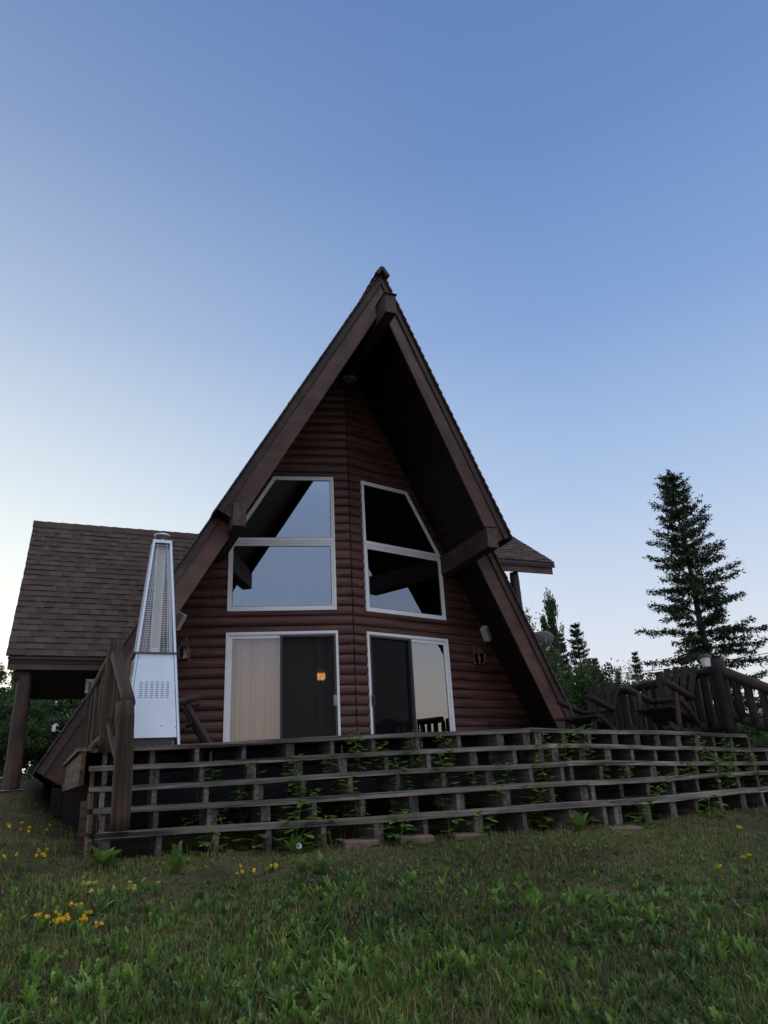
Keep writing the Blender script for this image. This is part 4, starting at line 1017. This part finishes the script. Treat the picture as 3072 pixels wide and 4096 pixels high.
for i,(x,y,top,kd,rs,lab) in enumerate((
    (-7.9,11.5,4.2,'B',1.0,'leafy tree at the far left edge, cut by the frame'),
    (-6.75,12.4,3.7,'A',1.0,'leafy tree left of the porch column with sky showing through'),
    (-6.4,14.5,3.9,'B',.9,'leafy tree just behind the porch column'),
    (-5.8,16.6,3.8,'B',1.0,'leafy tree under the porch roof, left of the middle one'),
    (-5.1,14.6,3.2,'A',1.0,'leafy tree in the middle of the gap under the porch roof'),
    (-4.55,12.6,3.0,'B',.9,'leafy tree nearest the slope of the left roof'),
    (-4.0,17.6,3.9,'B',1.0,'far leafy tree behind the left roof slope'),
    (-7.2,17.0,4.5,'A',1.1,'taller far tree at the left edge behind the others'),
    (-5.6,11.2,2.6,'C',1.1,'alder thicket low in the gap beside the porch column'),
    (-4.9,9.7,2.5,'C',1.1,'alder thicket below the antenna'),
    (-6.5,10.4,2.7,'C',1.1,'alder thicket left of the porch column'),
    (-7.6,9.3,2.6,'C',1.1,'alder thicket at the left edge of the lawn'),
    (-4.4,8.6,2.0,'C',1.0,'alder thicket closest to the left roof foot'),
    (-5.5,8.2,1.9,'C',.9,'lowest alder thicket right behind the porch column'),
    (-3.2,21.0,4.6,'B',1.2,'farthest leafy tree behind the cabin'),
    (-5.0,6.4,.85,'C',1.0,'low alder bush just right of the porch column\'s lower half'),
    (-6.0,7.0,.95,'C',1.1,'low alder bush just left of the porch column\'s lower half'),
    (-7.4,7.6,1.1,'C',1.2,'low alder bush at the left edge, lowest of all'),)):
    g = ground0(x,y); hs = (top-g)/HH[kd]
    add_decid('aspen_tree' if kd in 'ABD' else 'alder_bush', ASP[kd], (x,y,g-(.4 if kd=='C' else .05)), i*1.7, (rs*max(.7,hs),hs), lab, G_L)
# far wood closing the view (one mass)
V = []; rr = np.random.default_rng(5)
for i in range(420):
    a = rr.uniform(R(-15), R(170)); d = rr.uniform(45,80); x = -4+d*math.cos(a); y = -11+d*math.sin(a); g = ground0(x,y); hh = rr.uniform(2.0,3.6)-g*.5; wd = rr.uniform(1.2,2.6); m = 150
    t = rr.random(m); P = np.stack([x+rr.normal(0,1,m)*wd*(1-t)*.6, y+rr.normal(0,1,m)*wd*(1-t)*.6, g+hh*t],1)
    D = rr.normal(0,1,(m,3)); D /= np.linalg.norm(D,axis=1)[:,None]; S = np.cross(D, rr.normal(0,1,(m,3))); S /= np.linalg.norm(S,axis=1)[:,None]
    V.append(np.stack([P-S*.12,P+S*.12,P+D*.35],1).reshape(-1,3))
V = np.concatenate(V); tag(link('far_woods', fast_mesh('far_woods', V, np.arange(len(V)).reshape(-1,3), M['spruce2'])), 'far dark wood along the horizon', 'woods', kind='stuff')

# ------------------------------------------------------------------ lawn
def density(x, y):
    """0..1 how grassy; dirt patches near the stair foot and on the left"""
    n = .5+.5*vnoise(x+3.1, y-1.7, .9); n2 = .5+.5*vnoise(x*1.7, y*1.9, 1.6)
    d = (x+4.253)*.4+(y+11.327)*.916
    return n*.6+n2*.4 - .16*max(0,min(1,(d-4.3)/1.2))*(1 if x < .2 else .25)
def in_view(n, ymax_far=True, seed=1):
    r = np.random.default_rng(seed); pts = []
    # camera at (-4.253,-11.327), forward (.4,.916)
    while len(pts) < n:
        m = n*2; d = 2.6+(r.random(m)**1.35)*9.0; a = r.uniform(-.78,.84,m)
        fx, fy_ = .4003, .9164; x = -4.253+d*(fx*np.cos(a)+fy_*np.sin(a)); y = -11.327+d*(fy_*np.cos(a)-fx*np.sin(a))
        for xx, yy in zip(x, y):
            if xx > -4.15 and yy > yfoot(xx)+.05 and xx < 4.3: continue
            if yy > 3.5 or xx > 9: continue
            pts.append((xx, yy))
            if len(pts) >= n: break
    return np.array(pts[:n])
def blades(n, hmin, hmax, wd, seed, thr, lean=.35, zoff=-.005, hfun=None):
    P = in_view(n, seed=seed); r = np.random.default_rng(seed+100)
    dn = np.array([density(x,y) for x,y in P]); keep = dn+r.normal(0,.07,n) > thr; P = P[keep]; dn = dn[keep]; n = len(P)
    g = np.array([ground(x,y) for x,y in P]); base = np.stack([P[:,0],P[:,1],g+zoff],1)
    h = r.uniform(hmin,hmax,n)*(.55+.9*np.clip(dn,0,1)); 
    if hfun is not None: h *= hfun(P)
    az = r.uniform(0,2*PI,n); d = np.stack([np.cos(az),np.sin(az),np.zeros(n)],1); s = np.stack([-np.sin(az),np.cos(az),np.zeros(n)],1)
    ln = r.uniform(.1,1,n)[:,None]*lean; w = (wd*r.uniform(.6,1.3,n))[:,None]; up = np.array([[0,0,1.0]]); hh = h[:,None]
    a = base-s*w; b = base+s*w; m = base+up*hh*.55+d*hh*ln*.35; c = m-s*w*.8; e = m+s*w*.8; t = base+up*hh*(1-.25*ln)+d*hh*ln*1.2
    V = np.stack([a,b,c,e,t],1).reshape(-1,3); k = np.arange(n)[:,None]*5
    F = np.concatenate([np.stack([k,k+1,k+3],2).reshape(-1,3),np.stack([k,k+3,k+2],2).reshape(-1,3),np.stack([k+2,k+3,k+4],2).reshape(-1,3)])
    return V, F
def front(P):   # taller toward the viewer
    d = (P[:,0]+4.253)*.4+(P[:,1]+11.327)*.916; return np.clip(1.75-.19*d, .45, 1.25)
V, F = blades(115000, .025, .075, .0022, 1, .30, .7, hfun=front)
tag(link('lawn_grass', fast_mesh('lawn_grass', V, F, M['grass'])), 'short uneven green grass over the slope', 'grass', kind='stuff')
V, F = blades(190000, .012, .034, .0024, 2, .17, 1.0)
tag(link('moss_cover', fast_mesh('moss_cover', V, F, leafmat('low_moss', [(.11,.125,.035),(.17,.18,.05),(.24,.235,.08)], .2, .8, .5, .8, (.055,.045,.03)))), 'low mossy ground cover between the grass', 'ground cover', kind='stuff')
V, F = blades(4500, .06, .13, .0028, 5, .45, 1.6, hfun=front)
tag(link('tall_grass', fast_mesh('tall_grass', V, F, M['grass'])), 'longer arching grass blades in loose tufts', 'grass', kind='stuff')
V, F = blades(16000, .05, .13, .0013, 3, .28, .5)
tag(link('dry_stalks', fast_mesh('dry_stalks', V, F, M['dry'])), 'dry brown stalks standing in the grass', 'dry grass', kind='stuff')

def lobed_leaf(L, W, lobes, curl, r):
    """pinnate weed leaf along +x, returns V,F; midrib bends by curl"""
    vs = []; fs = []; n = lobes*2
    for i in range(n+1):
        t = i/n; env = math.sin(PI*min(1,t**.75*.97+.03))**.7*W; w = env*(1.0 if i%2 else .42); 
        x = L*(t-.12*curl*t*t); z = L*curl*(t-t*t*.9)*.9
        sh = .0 if i%2 == 0 else L*.04
        vs += [(x+sh, w, z+w*.25), (x, 0, z), (x+sh, -w, z+w*.25)]
    for i in range(n):
        a, b = 3*i, 3*i+3; fs += [(a,a+1,b+1),(a,b+1,b),(a+1,a+2,b+2),(a+1,b+2,b+1)]
    return np.array(vs), np.array(fs)
def oval_leaf(L, W, bend):
    vs = []; fs = []; n = 5
    for i in range(n+1):
        t = i/n; w = W*math.sin(PI*(t**.8))**.8 if 0 < t < 1 else .0005; x = L*t; z = L*bend*(t-t*t); vs += [(x,w,z+w*.3),(x,0,z),(x,-w,z+w*.3)]
    for i in range(n):
        a, b = 3*i, 3*i+3; fs += [(a,a+1,b+1),(a,b+1,b),(a+1,a+2,b+2),(a+1,b+2,b+1)]
    return np.array(vs), np.array(fs)
def rotz(a): return np.array([[math.cos(a),-math.sin(a),0],[math.sin(a),math.cos(a),0],[0,0,1]])
def roty(a): return np.array([[math.cos(a),0,math.sin(a)],[0,1,0],[-math.sin(a),0,math.cos(a)]])
def rotx(a): return np.array([[1,0,0],[0,math.cos(a),-math.sin(a)],[0,math.sin(a),math.cos(a)]])
def rosette(r, nl, size, kind, upright):
    Vs = []; Fs = []; c = 0
    for k in range(nl):
        L = size*r.uniform(.6,1.15)
        v, f = lobed_leaf(L, L*r.uniform(.16,.24), r.randint(4,6), r.uniform(.1,.5), r) if kind == 0 else (oval_leaf(L, L*r.uniform(.14,.26), r.uniform(.1,.5)) if kind == 1 else lobed_leaf(L, L*.10, 6, r.uniform(.1,.4), r))
        el = -r.uniform(*upright); M_ = rotz(2*PI*k/nl+r.uniform(-.6,.6)) @ roty(el) @ rotx(r.uniform(-.5,.5))
        v = v @ M_.T; Vs.append(v); Fs.append(f+c); c += len(v)
    return np.concatenate(Vs), np.concatenate(Fs)
rw = random.Random(77)
TEMPL = {k: [rosette(rw, rw.randint(4,8), 1.0, k, (.5,1.45)) for _ in range(6)] for k in (0,1,2)}
def patch(x, y): return .5+.5*math.sin(x*2.3+1.7*math.sin(y*1.9+.6))*math.cos(y*2.7+1.3*math.sin(x*2.1))
def scatter(n, seed, kinds, smin, smax, thr, sfun=None):
    P = in_view(n, seed=seed); r = random.Random(seed); Vs = []; Fs = []; c = 0
    for (x,y) in P:
        pa = patch(x+seed, y)
        if density(x,y)+r.gauss(0,.12) < thr + (.22*(.5-pa)): continue
        v, f = r.choice(TEMPL[r.choice(kinds)]); s = (smin+(smax-smin)*r.random()**1.6)*(.72+.62*pa)
        d = (x+4.253)*.4+(y+11.327)*.916
        if sfun: s *= sfun(d, x, y)
        if s < .012: continue
        v = (v*s) @ rotz(r.uniform(0,6.28)).T + np.array([x,y,ground(x,y)-.003]); Vs.append(v); Fs.append(f+c); c += len(v)
    return np.concatenate(Vs), np.concatenate(Fs)
def sf(d,x,y):
    if d < 4.2: return 1.0
    return max(.38, 1.0-.33*(d-4.2))
V, F = scatter(9500, 41, (0,0,2,0,2,1), .024, .095, .27, sf)
tag(link('lawn_weeds', fast_mesh('lawn_weeds', V, F, M['weed'])), 'bright green lobed weed leaves spread through the foreground grass', 'weeds', kind='stuff')
V, F = scatter(10500, 42, (0,1,2,0), .022, .07, .20, sf)
tag(link('dull_weeds', fast_mesh('dull_weeds', V, F, M['weedblue'])), 'dull bluish green low weeds among the grass', 'weeds', kind='stuff')
V, F = scatter(15000, 43, (1,2), .014, .036, .12)
tag(link('tiny_weeds', fast_mesh('tiny_weeds', V, F, M['weedblue'])), 'tiny clover-like leaves covering the soil', 'weeds', kind='stuff')
# larger rosettes that can be told apart
def plant(name, v, f, mat, loc, rz, s, label, cat, group=None):
    me = fast_mesh(name, v*s, f, mat); o = link(name, me, None, loc, (0,0,rz)); tag(o, label, cat, group); return o
ros = [(-3.51,-5.69,.20,'big green tansy-like rosette below the left third of the bottom tread'),(-2.60,-6.19,.15,'bright lobed weed below the dandelion clock'),
       (-2.55,-6.50,.13,'feathery bluish weed in front of the bright lobed weed'),(-2.71,-6.06,.11,'small bright weed left of the dandelion clock'),(-2.62,-5.51,.19,'tall leafy weed under the bottom tread behind the dandelion clock'),
       (-2.28,-6.63,.08,'small grey green weed next to the red leaf'),(-.35,-6.06,.16,'spiky green tuft growing just left of the stair corner'),(-3.98,-5.25,.19,'broad drooping weed at the left foot of the stairs'),
       (-4.35,-6.9,.13,'wide low weed clump under the yellow flowers at the left edge')]
for i,(x,y,s,lab) in enumerate(ros):
    r_ = random.Random(300+i); v, f = rosette(r_, r_.randint(9,14), 1.0, (0,0,2,0,0,2,1,1,0)[i], (.45,1.4)); plant('weed_rosette', v, f, M['weed'] if i not in (2,5) else M['weedblue'], (x,y,ground(x,y)-.005), i, s, lab, 'weed')
# stem plants inside the stairs
def stem_plant(r, h, nl, leaf):
    Vs = []; Fs = []; c = 0; bx, by = r.uniform(-.3,.3), r.uniform(-.3,.3); N_ = 6
    path_ = [np.array([bx*h*(k/N_)**1.5, by*h*(k/N_)**1.5, h*k/N_]) for k in range(N_+1)]
    for k in range(N_):
        a, b = path_[k], path_[k+1]; w = .0035
        v = np.array([a+[w,0,0],a-[w,0,0],b-[w,0,0],b+[w,0,0]]); Vs.append(v); Fs.append(np.array([[0,1,2],[0,2,3]])+c); c += 4
    for i in range(nl):
        t = .25+.75*i/nl; q = t*N_; k = min(N_-1,int(q)); p = path_[k]*(1-(q-k))+path_[k+1]*(q-k); az = i*2.4+r.uniform(-.4,.4)
        for off in (-.7,0,.7):
            L = leaf*r.uniform(.7,1.2)*(1.15-.35*t)*(1 if off == 0 else .8); v, f = oval_leaf(L, L*.30, -.25)
            base = np.array([leaf*.5*math.cos(az), leaf*.5*math.sin(az), leaf*.12])
            v = v @ roty(r.uniform(-.3,.35)).T @ rotz(az+off).T + p + base; Vs.append(v); Fs.append(f+c); c += len(v)
        q2 = p+base; w = .0015; v = np.array([p+[0,0,w],p-[0,0,w],q2-[0,0,w],q2+[0,0,w]]); Vs.append(v); Fs.append(np.array([[0,1,2],[0,2,3]])+c); c += 4
    return np.concatenate(Vs), np.concatenate(Fs)
rowname = ['the deck edge','the first tread below the deck','the second tread below the deck','the third tread below the deck','the bottom tread']
def gapname(x):
    i = int(round((x+3.97-.2)/.405)); n = i+1
    return f'in stringer gap {n} counted from the left end'
stem_meshes = []
for k in range(7):
    r_ = random.Random(500+k); v, f = stem_plant(r_, 1.0, r_.randint(18,26), .17); stem_meshes.append(fast_mesh('stem_weed', v, f, M['weed']))
# (x, row under whose front the plant shows, height above ground)
sp = [(-3.35,4,.20),(-2.95,4,.17),(-2.62,4,.36),(-2.24,4,.24),(-2.02,4,.17),(-1.43,4,.16),(-1.1,4,.22),(-.65,4,.22),(-.25,4,.2),(.3,4,.22),
      (-3.0,3,.32),(-2.7,3,.34),(-2.35,3,.42),(-1.95,3,.38),(-1.6,3,.36),(-1.2,3,.33),(-.8,3,.42),(-.3,3,.34),(1.25,3,.40),(1.62,3,.42),(2.3,3,.52),(2.62,3,.48),(2.95,3,.40),
      (-2.85,2,.50),(-2.4,2,.55),(-1.45,2,.62),(-1.08,2,.66),(-.55,2,.55),(-.15,2,.56),(.55,2,.52),(2.45,2,.62),(2.8,2,.66),(3.2,2,.6),
      (-2.65,1,.68),(-2.05,1,.70),(-1.75,1,.86),(-1.3,1,.86),(-.95,1,.84),(.15,1,.80),(.55,1,.86),(2.5,1,.78),
      (-3.1,1,.62),(.9,3,.3),(-.9,2,.5),(1.9,2,.5),(-3.4,3,.28),(-2.05,2,.5),(-.55,3,.36),(-1.85,4,.26),(.75,2,.5),(-.1,1,.8),(1.3,4,.2),(2.05,3,.42),(3.35,3,.46),(3.0,1,.72),(-1.6,1,.78),(-2.45,1,.7)]
seen = {}
for i,(x,row,h) in enumerate(sp):
    y = -4.995-RUN*row+T14*abs(x)+(.03 if row < 4 else -.06)+.03*math.sin(i*3.1); g = ground0(x,y)-.02
    me = stem_meshes[i%7]; o = link('leafy_weed', me, None, (x,y,g), (0,0,i*1.9)); w_ = .75+.25*math.sin(i); sz = .40+.12*w_+.25*(row==4); o.scale = (sz,sz,sz); o.location.z += h*1.05-sz
    gi = int(math.floor((x+3.97)/.405))+1
    where = ('below the bottom tread' if row == 4 else f'behind tread {5-row} from the ground')
    size = 'tall' if h > .6 else ('low' if h < .3 else 'mid-height')
    key = (where, gi, size); seen[key] = seen.get(key,0)+1
    tag(o, f'{size} leafy weed {where}, stair gap {gi} from left' + ('' if seen[key]==1 else ', second one'), 'weed', 'weeds growing through the stairs')
# yellow flower clumps
def flowers(name, pts, loc, h, mat, label, seed, size=.011):
    root = tag(empty(name, loc), label, 'wildflower', 'yellow wildflowers in the grass'); r = random.Random(seed); st = MB(); Vs = []; Fs = []; c = 0
    for (dx,dy,dh) in pts:
        gx_, gy_ = loc[0]+dx, loc[1]+dy; gz = ground(gx_,gy_)-loc[2]; top = Vector((dx+r.uniform(-.02,.02), dy+r.uniform(-.02,.02), gz+h*dh)); st.tube((dx,dy,gz),top,.0016,n=3)
        for k in range(r.randint(3,5)):
            a = r.uniform(0,6.28); cc = np.array(top)+np.array([math.cos(a)*size*.8, math.sin(a)*size*.8, r.uniform(-size,size)])
            for m_ in range(3):
                A = np.array([r.gauss(0,1) for _ in range(3)]); A /= np.linalg.norm(A); B = np.cross(A,[r.gauss(0,1) for _ in range(3)]); B /= np.linalg.norm(B)
                Vs.append(np.array([cc-A*size,cc-B*size*.8,cc+A*size,cc+B*size*.8])); Fs.append(np.array([[0,1,2],[0,2,3]])+c); c += 4
    obj('stems', st, M['weed'], root); link('blossoms', fast_mesh('blossoms', np.concatenate(Vs), np.concatenate(Fs), mat), root); return root
rf = random.Random(9)
def cl(n, sx, sy): return [(rf.uniform(-sx,sx), rf.uniform(-sy,sy), rf.uniform(.7,1.2)) for _ in range(n)]
FL = [('yellow_flowers',(-4.24,-6.36),cl(16,.06,.07),.05,'yellow','dense yellow flower clump, middle of the left foreground patch'),
      ('yellow_flowers',(-4.12,-6.42),cl(11,.05,.06),.05,'yellow','yellow flower clump right of the dense middle clump'),
      ('yellow_flowers',(-4.14,-6.19),cl(4,.03,.04),.05,'yellow','small yellow clump above the dense middle clump'),
      ('yellow_flowers',(-4.38,-6.25),cl(4,.05,.05),.045,'yellow','sparse yellow flowers at the left end of the patch'),
      ('yellow_flowers',(-4.07,-5.97),cl(7,.04,.08),.09,'paleyellow','upright pale yellow flower spikes behind the yellow patch'),
      ('yellow_flowers',(-3.82,-6.06),cl(8,.16,.04),.07,'paleyellow','scattered pale buds right of the upright spikes'),
      ('yellow_flowers',(-4.02,-6.54),cl(2,.02,.02),.04,'yellow','single yellow bloom right of the left foreground patch'),
      ('yellow_flowers',(-3.10,-5.93),cl(4,.05,.12),.05,'yellow','few yellow flowers below the left third of the bottom tread'),
      ('yellow_flowers',(-2.88,-5.99),cl(3,.03,.06),.05,'yellow','yellow pair left of the bright lobed weed'),
      ('yellow_flowers',(1.04,-6.36),cl(3,.05,.03),.045,'yellow','yellow flowers below the right flight of stairs'),
      ('yellow_flowers',(.10,-7.27),cl(2,.06,.03),.045,'yellow','two yellow flowers at the right edge of the lawn'),
      ('yellow_flowers',(-.26,-7.37),cl(1,.01,.01),.045,'yellow','lone yellow flower left of the two at the right edge'),
      ('yellow_flowers',(-4.75,-2.6),cl(14,.35,.5),.06,'yellow','yellow flowers scattered before the left roof foot'),
      ('yellow_flowers',(-4.55,-4.6),cl(9,.22,.2),.06,'yellow','yellow flowers in the grass left of the stairs')]
for i,(nm,(x,y),pts,h,mt,lab) in enumerate(FL): flowers(nm, pts, (x,y,ground(x,y)), h, M[mt], lab, 600+i, .010)
dc = tag(empty('dandelion_clock', (-2.70,-5.92,ground(-2.70,-5.92))), 'white round dandelion clock below the bottom tread', 'dandelion')
mb = MB(); mb.tube((0,0,0),(0.01,0,.12),.002,n=4); obj('stem', mb, M['weed'], dc)
mb = MB(); r_ = random.Random(4)
for k in range(160):
    d = Vector((r_.gauss(0,1),r_.gauss(0,1),r_.gauss(0,1))).normalized(); c0 = Vector((.01,0,.135)); p = c0+d*.018; s_ = d.orthogonal().normalized()
    mb.add([p-s_*.003,p+s_*.003,p+d*.003+d.cross(s_)*.003],[(0,1,2)])
obj('seed_head', mb, M['seed'], dc)
v, f = rosette(random.Random(3), 3, 1.0, 1, (.1,.6)); plant('red_leaf', v, f, M['red'], (-2.30,-6.55,ground(-2.30,-6.55)+.02), 0, .026, 'small bright red leaf lying in the grass', 'leaf')

# ------------------------------------------------------------------ lift everything by the ground datum
for o in scene.objects:
    if o.parent is None: o.location.z += Z0

# ------------------------------------------------------------------ camera
cam = bpy.data.cameras.new('camera'); co = bpy.data.objects.new('camera', cam); COL.objects.link(co); scene.camera = co
pitch, roll, psi = 0.3663376, 0.0542078, -0.4123826; f_px = 710.777
rx = np.array([math.cos(psi), math.sin(psi), 0]); fw = np.array([-math.sin(psi), math.cos(psi), 0]); uz = np.array([0,0,1.0])
fwd = fw*math.cos(pitch)+uz*math.sin(pitch); upv = -fw*math.sin(pitch)+uz*math.cos(pitch)
cr, sr = math.cos(roll), math.sin(roll); right = rx*cr-upv*sr; up_ = rx*sr+upv*cr
mw = Matrix(((right[0],up_[0],-fwd[0],-4.253),(right[1],up_[1],-fwd[1],-11.327),(right[2],up_[2],-fwd[2],Z0),(0,0,0,1)))
co.matrix_world = mw
cam.sensor_fit = 'VERTICAL'; cam.sensor_height = 32; cam.lens = f_px/1024*32; cam.clip_start = .1; cam.clip_end = 2000

# ------------------------------------------------------------------ world
w = bpy.data.worlds.new('World'); scene.world = w; w.use_nodes = True; nt = w.node_tree; bg = nt.nodes['Background']
SUN_AZ = R(66.4+52)          # measured counter-clockwise from +x
sx, sy = math.cos(SUN_AZ), math.sin(SUN_AZ)
tc = N(nt,'ShaderNodeTexCoord'); sp_ = N(nt,'ShaderNodeSeparateXYZ'); nt.links.new(tc.outputs['Generated'], sp_.inputs[0])
def mth(op, a, b=None, c=None):
    n = N(nt,'ShaderNodeMath', operation=op)
    for i, q in enumerate((a,b,c)):
        if q is None: continue
        if isinstance(q,(int,float)): n.inputs[i].default_value = q
        else: nt.links.new(q, n.inputs[i])
    return n.outputs[0]
elev = mth('ARCSINE', sp_.outputs['Z']); e01 = mth('DIVIDE', elev, PI/2)
def srgb(c): return tuple(((v/255+.055)/1.055)**2.4 if v/255 > .04045 else v/255/12.92 for v in c)
r_front = ramp(nt, [(0,srgb((240,235,233))),(.055,srgb((232,233,238))),(.14,srgb((206,219,238))),(.24,srgb((172,196,231))),(.38,srgb((132,164,214))),(.52,srgb((107,141,196))),(.67,srgb((94,127,184))),(.80,(.75,.85,1.1)),(1,(1.9,1.85,1.8))])  # top stops, out of view, raised above dusk level to light the lawn
nt.links.new(e01, r_front.inputs[0])
r_back = ramp(nt, [(0,(1.0,.82,.70)),(.08,(1.08,1.0,.95)),(.16,(.66,.82,1.22)),(.3,(.66,.86,1.35)),(.45,(1.1,1.15,1.3)),(.62,(1.9,1.85,1.8)),(1,(1.9,1.85,1.8))])  # unseen sky behind the camera, brightened to light facade and lawn
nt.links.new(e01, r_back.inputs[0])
hl = mth('SQRT', mth('MAXIMUM', mth('SUBTRACT', 1, mth('MULTIPLY', sp_.outputs['Z'], sp_.outputs['Z'])), .0001))
dt = mth('DIVIDE', mth('ADD', mth('MULTIPLY', sp_.outputs['X'], sx), mth('MULTIPLY', sp_.outputs['Y'], sy)), hl)
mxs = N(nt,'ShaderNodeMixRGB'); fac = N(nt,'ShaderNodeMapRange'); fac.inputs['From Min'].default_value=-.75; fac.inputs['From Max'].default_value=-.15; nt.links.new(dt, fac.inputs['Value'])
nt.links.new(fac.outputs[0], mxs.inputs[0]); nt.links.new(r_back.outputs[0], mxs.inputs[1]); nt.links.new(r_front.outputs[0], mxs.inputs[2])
# glow towards the set sun, low in the sky
gl = N(nt,'ShaderNodeMapRange'); gl.inputs['From Min'].default_value=.35; gl.inputs['From Max'].default_value=1; nt.links.new(dt, gl.inputs['Value'])
g2 = mth('POWER', gl.outputs[0], 1.5); lowf = mth('POWER', mth('MAXIMUM', mth('SUBTRACT', 1, mth('MULTIPLY', elev, .78)), 0), 2.0)
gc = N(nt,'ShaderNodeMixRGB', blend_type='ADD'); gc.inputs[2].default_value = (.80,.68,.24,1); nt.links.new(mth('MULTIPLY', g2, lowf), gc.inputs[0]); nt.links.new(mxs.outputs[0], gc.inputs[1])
sky = N(nt,'ShaderNodeTexSky'); sky.sky_type = 'NISHITA'; sky.sun_disc = False; sky.sun_elevation = R(2); sky.sun_rotation = PI/2-SUN_AZ
sk = N(nt,'ShaderNodeMixRGB', blend_type='ADD'); sk.inputs[0].default_value = .006; nt.links.new(gc.outputs[0], sk.inputs[1]); nt.links.new(sky.outputs[0], sk.inputs[2])
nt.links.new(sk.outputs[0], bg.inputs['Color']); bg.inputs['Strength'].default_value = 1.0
sun = bpy.data.lights.new('sun','SUN'); sun.energy = .12; sun.angle = R(12); sun.color = (1,.75,.5); so = bpy.data.objects.new('sun', sun); COL.objects.link(so)
so.rotation_euler = Vector((sx*math.cos(R(3)), sy*math.cos(R(3)), math.sin(R(3)))).to_track_quat('Z','Y').to_euler()
vs = scene.view_settings; vs.view_transform = 'Standard'; vs.look = 'None'; vs.exposure = 0; vs.gamma = 1
scene.cycles.max_bounces = 8; scene.cycles.transparent_max_bounces = 24; scene.cycles.use_denoising = True
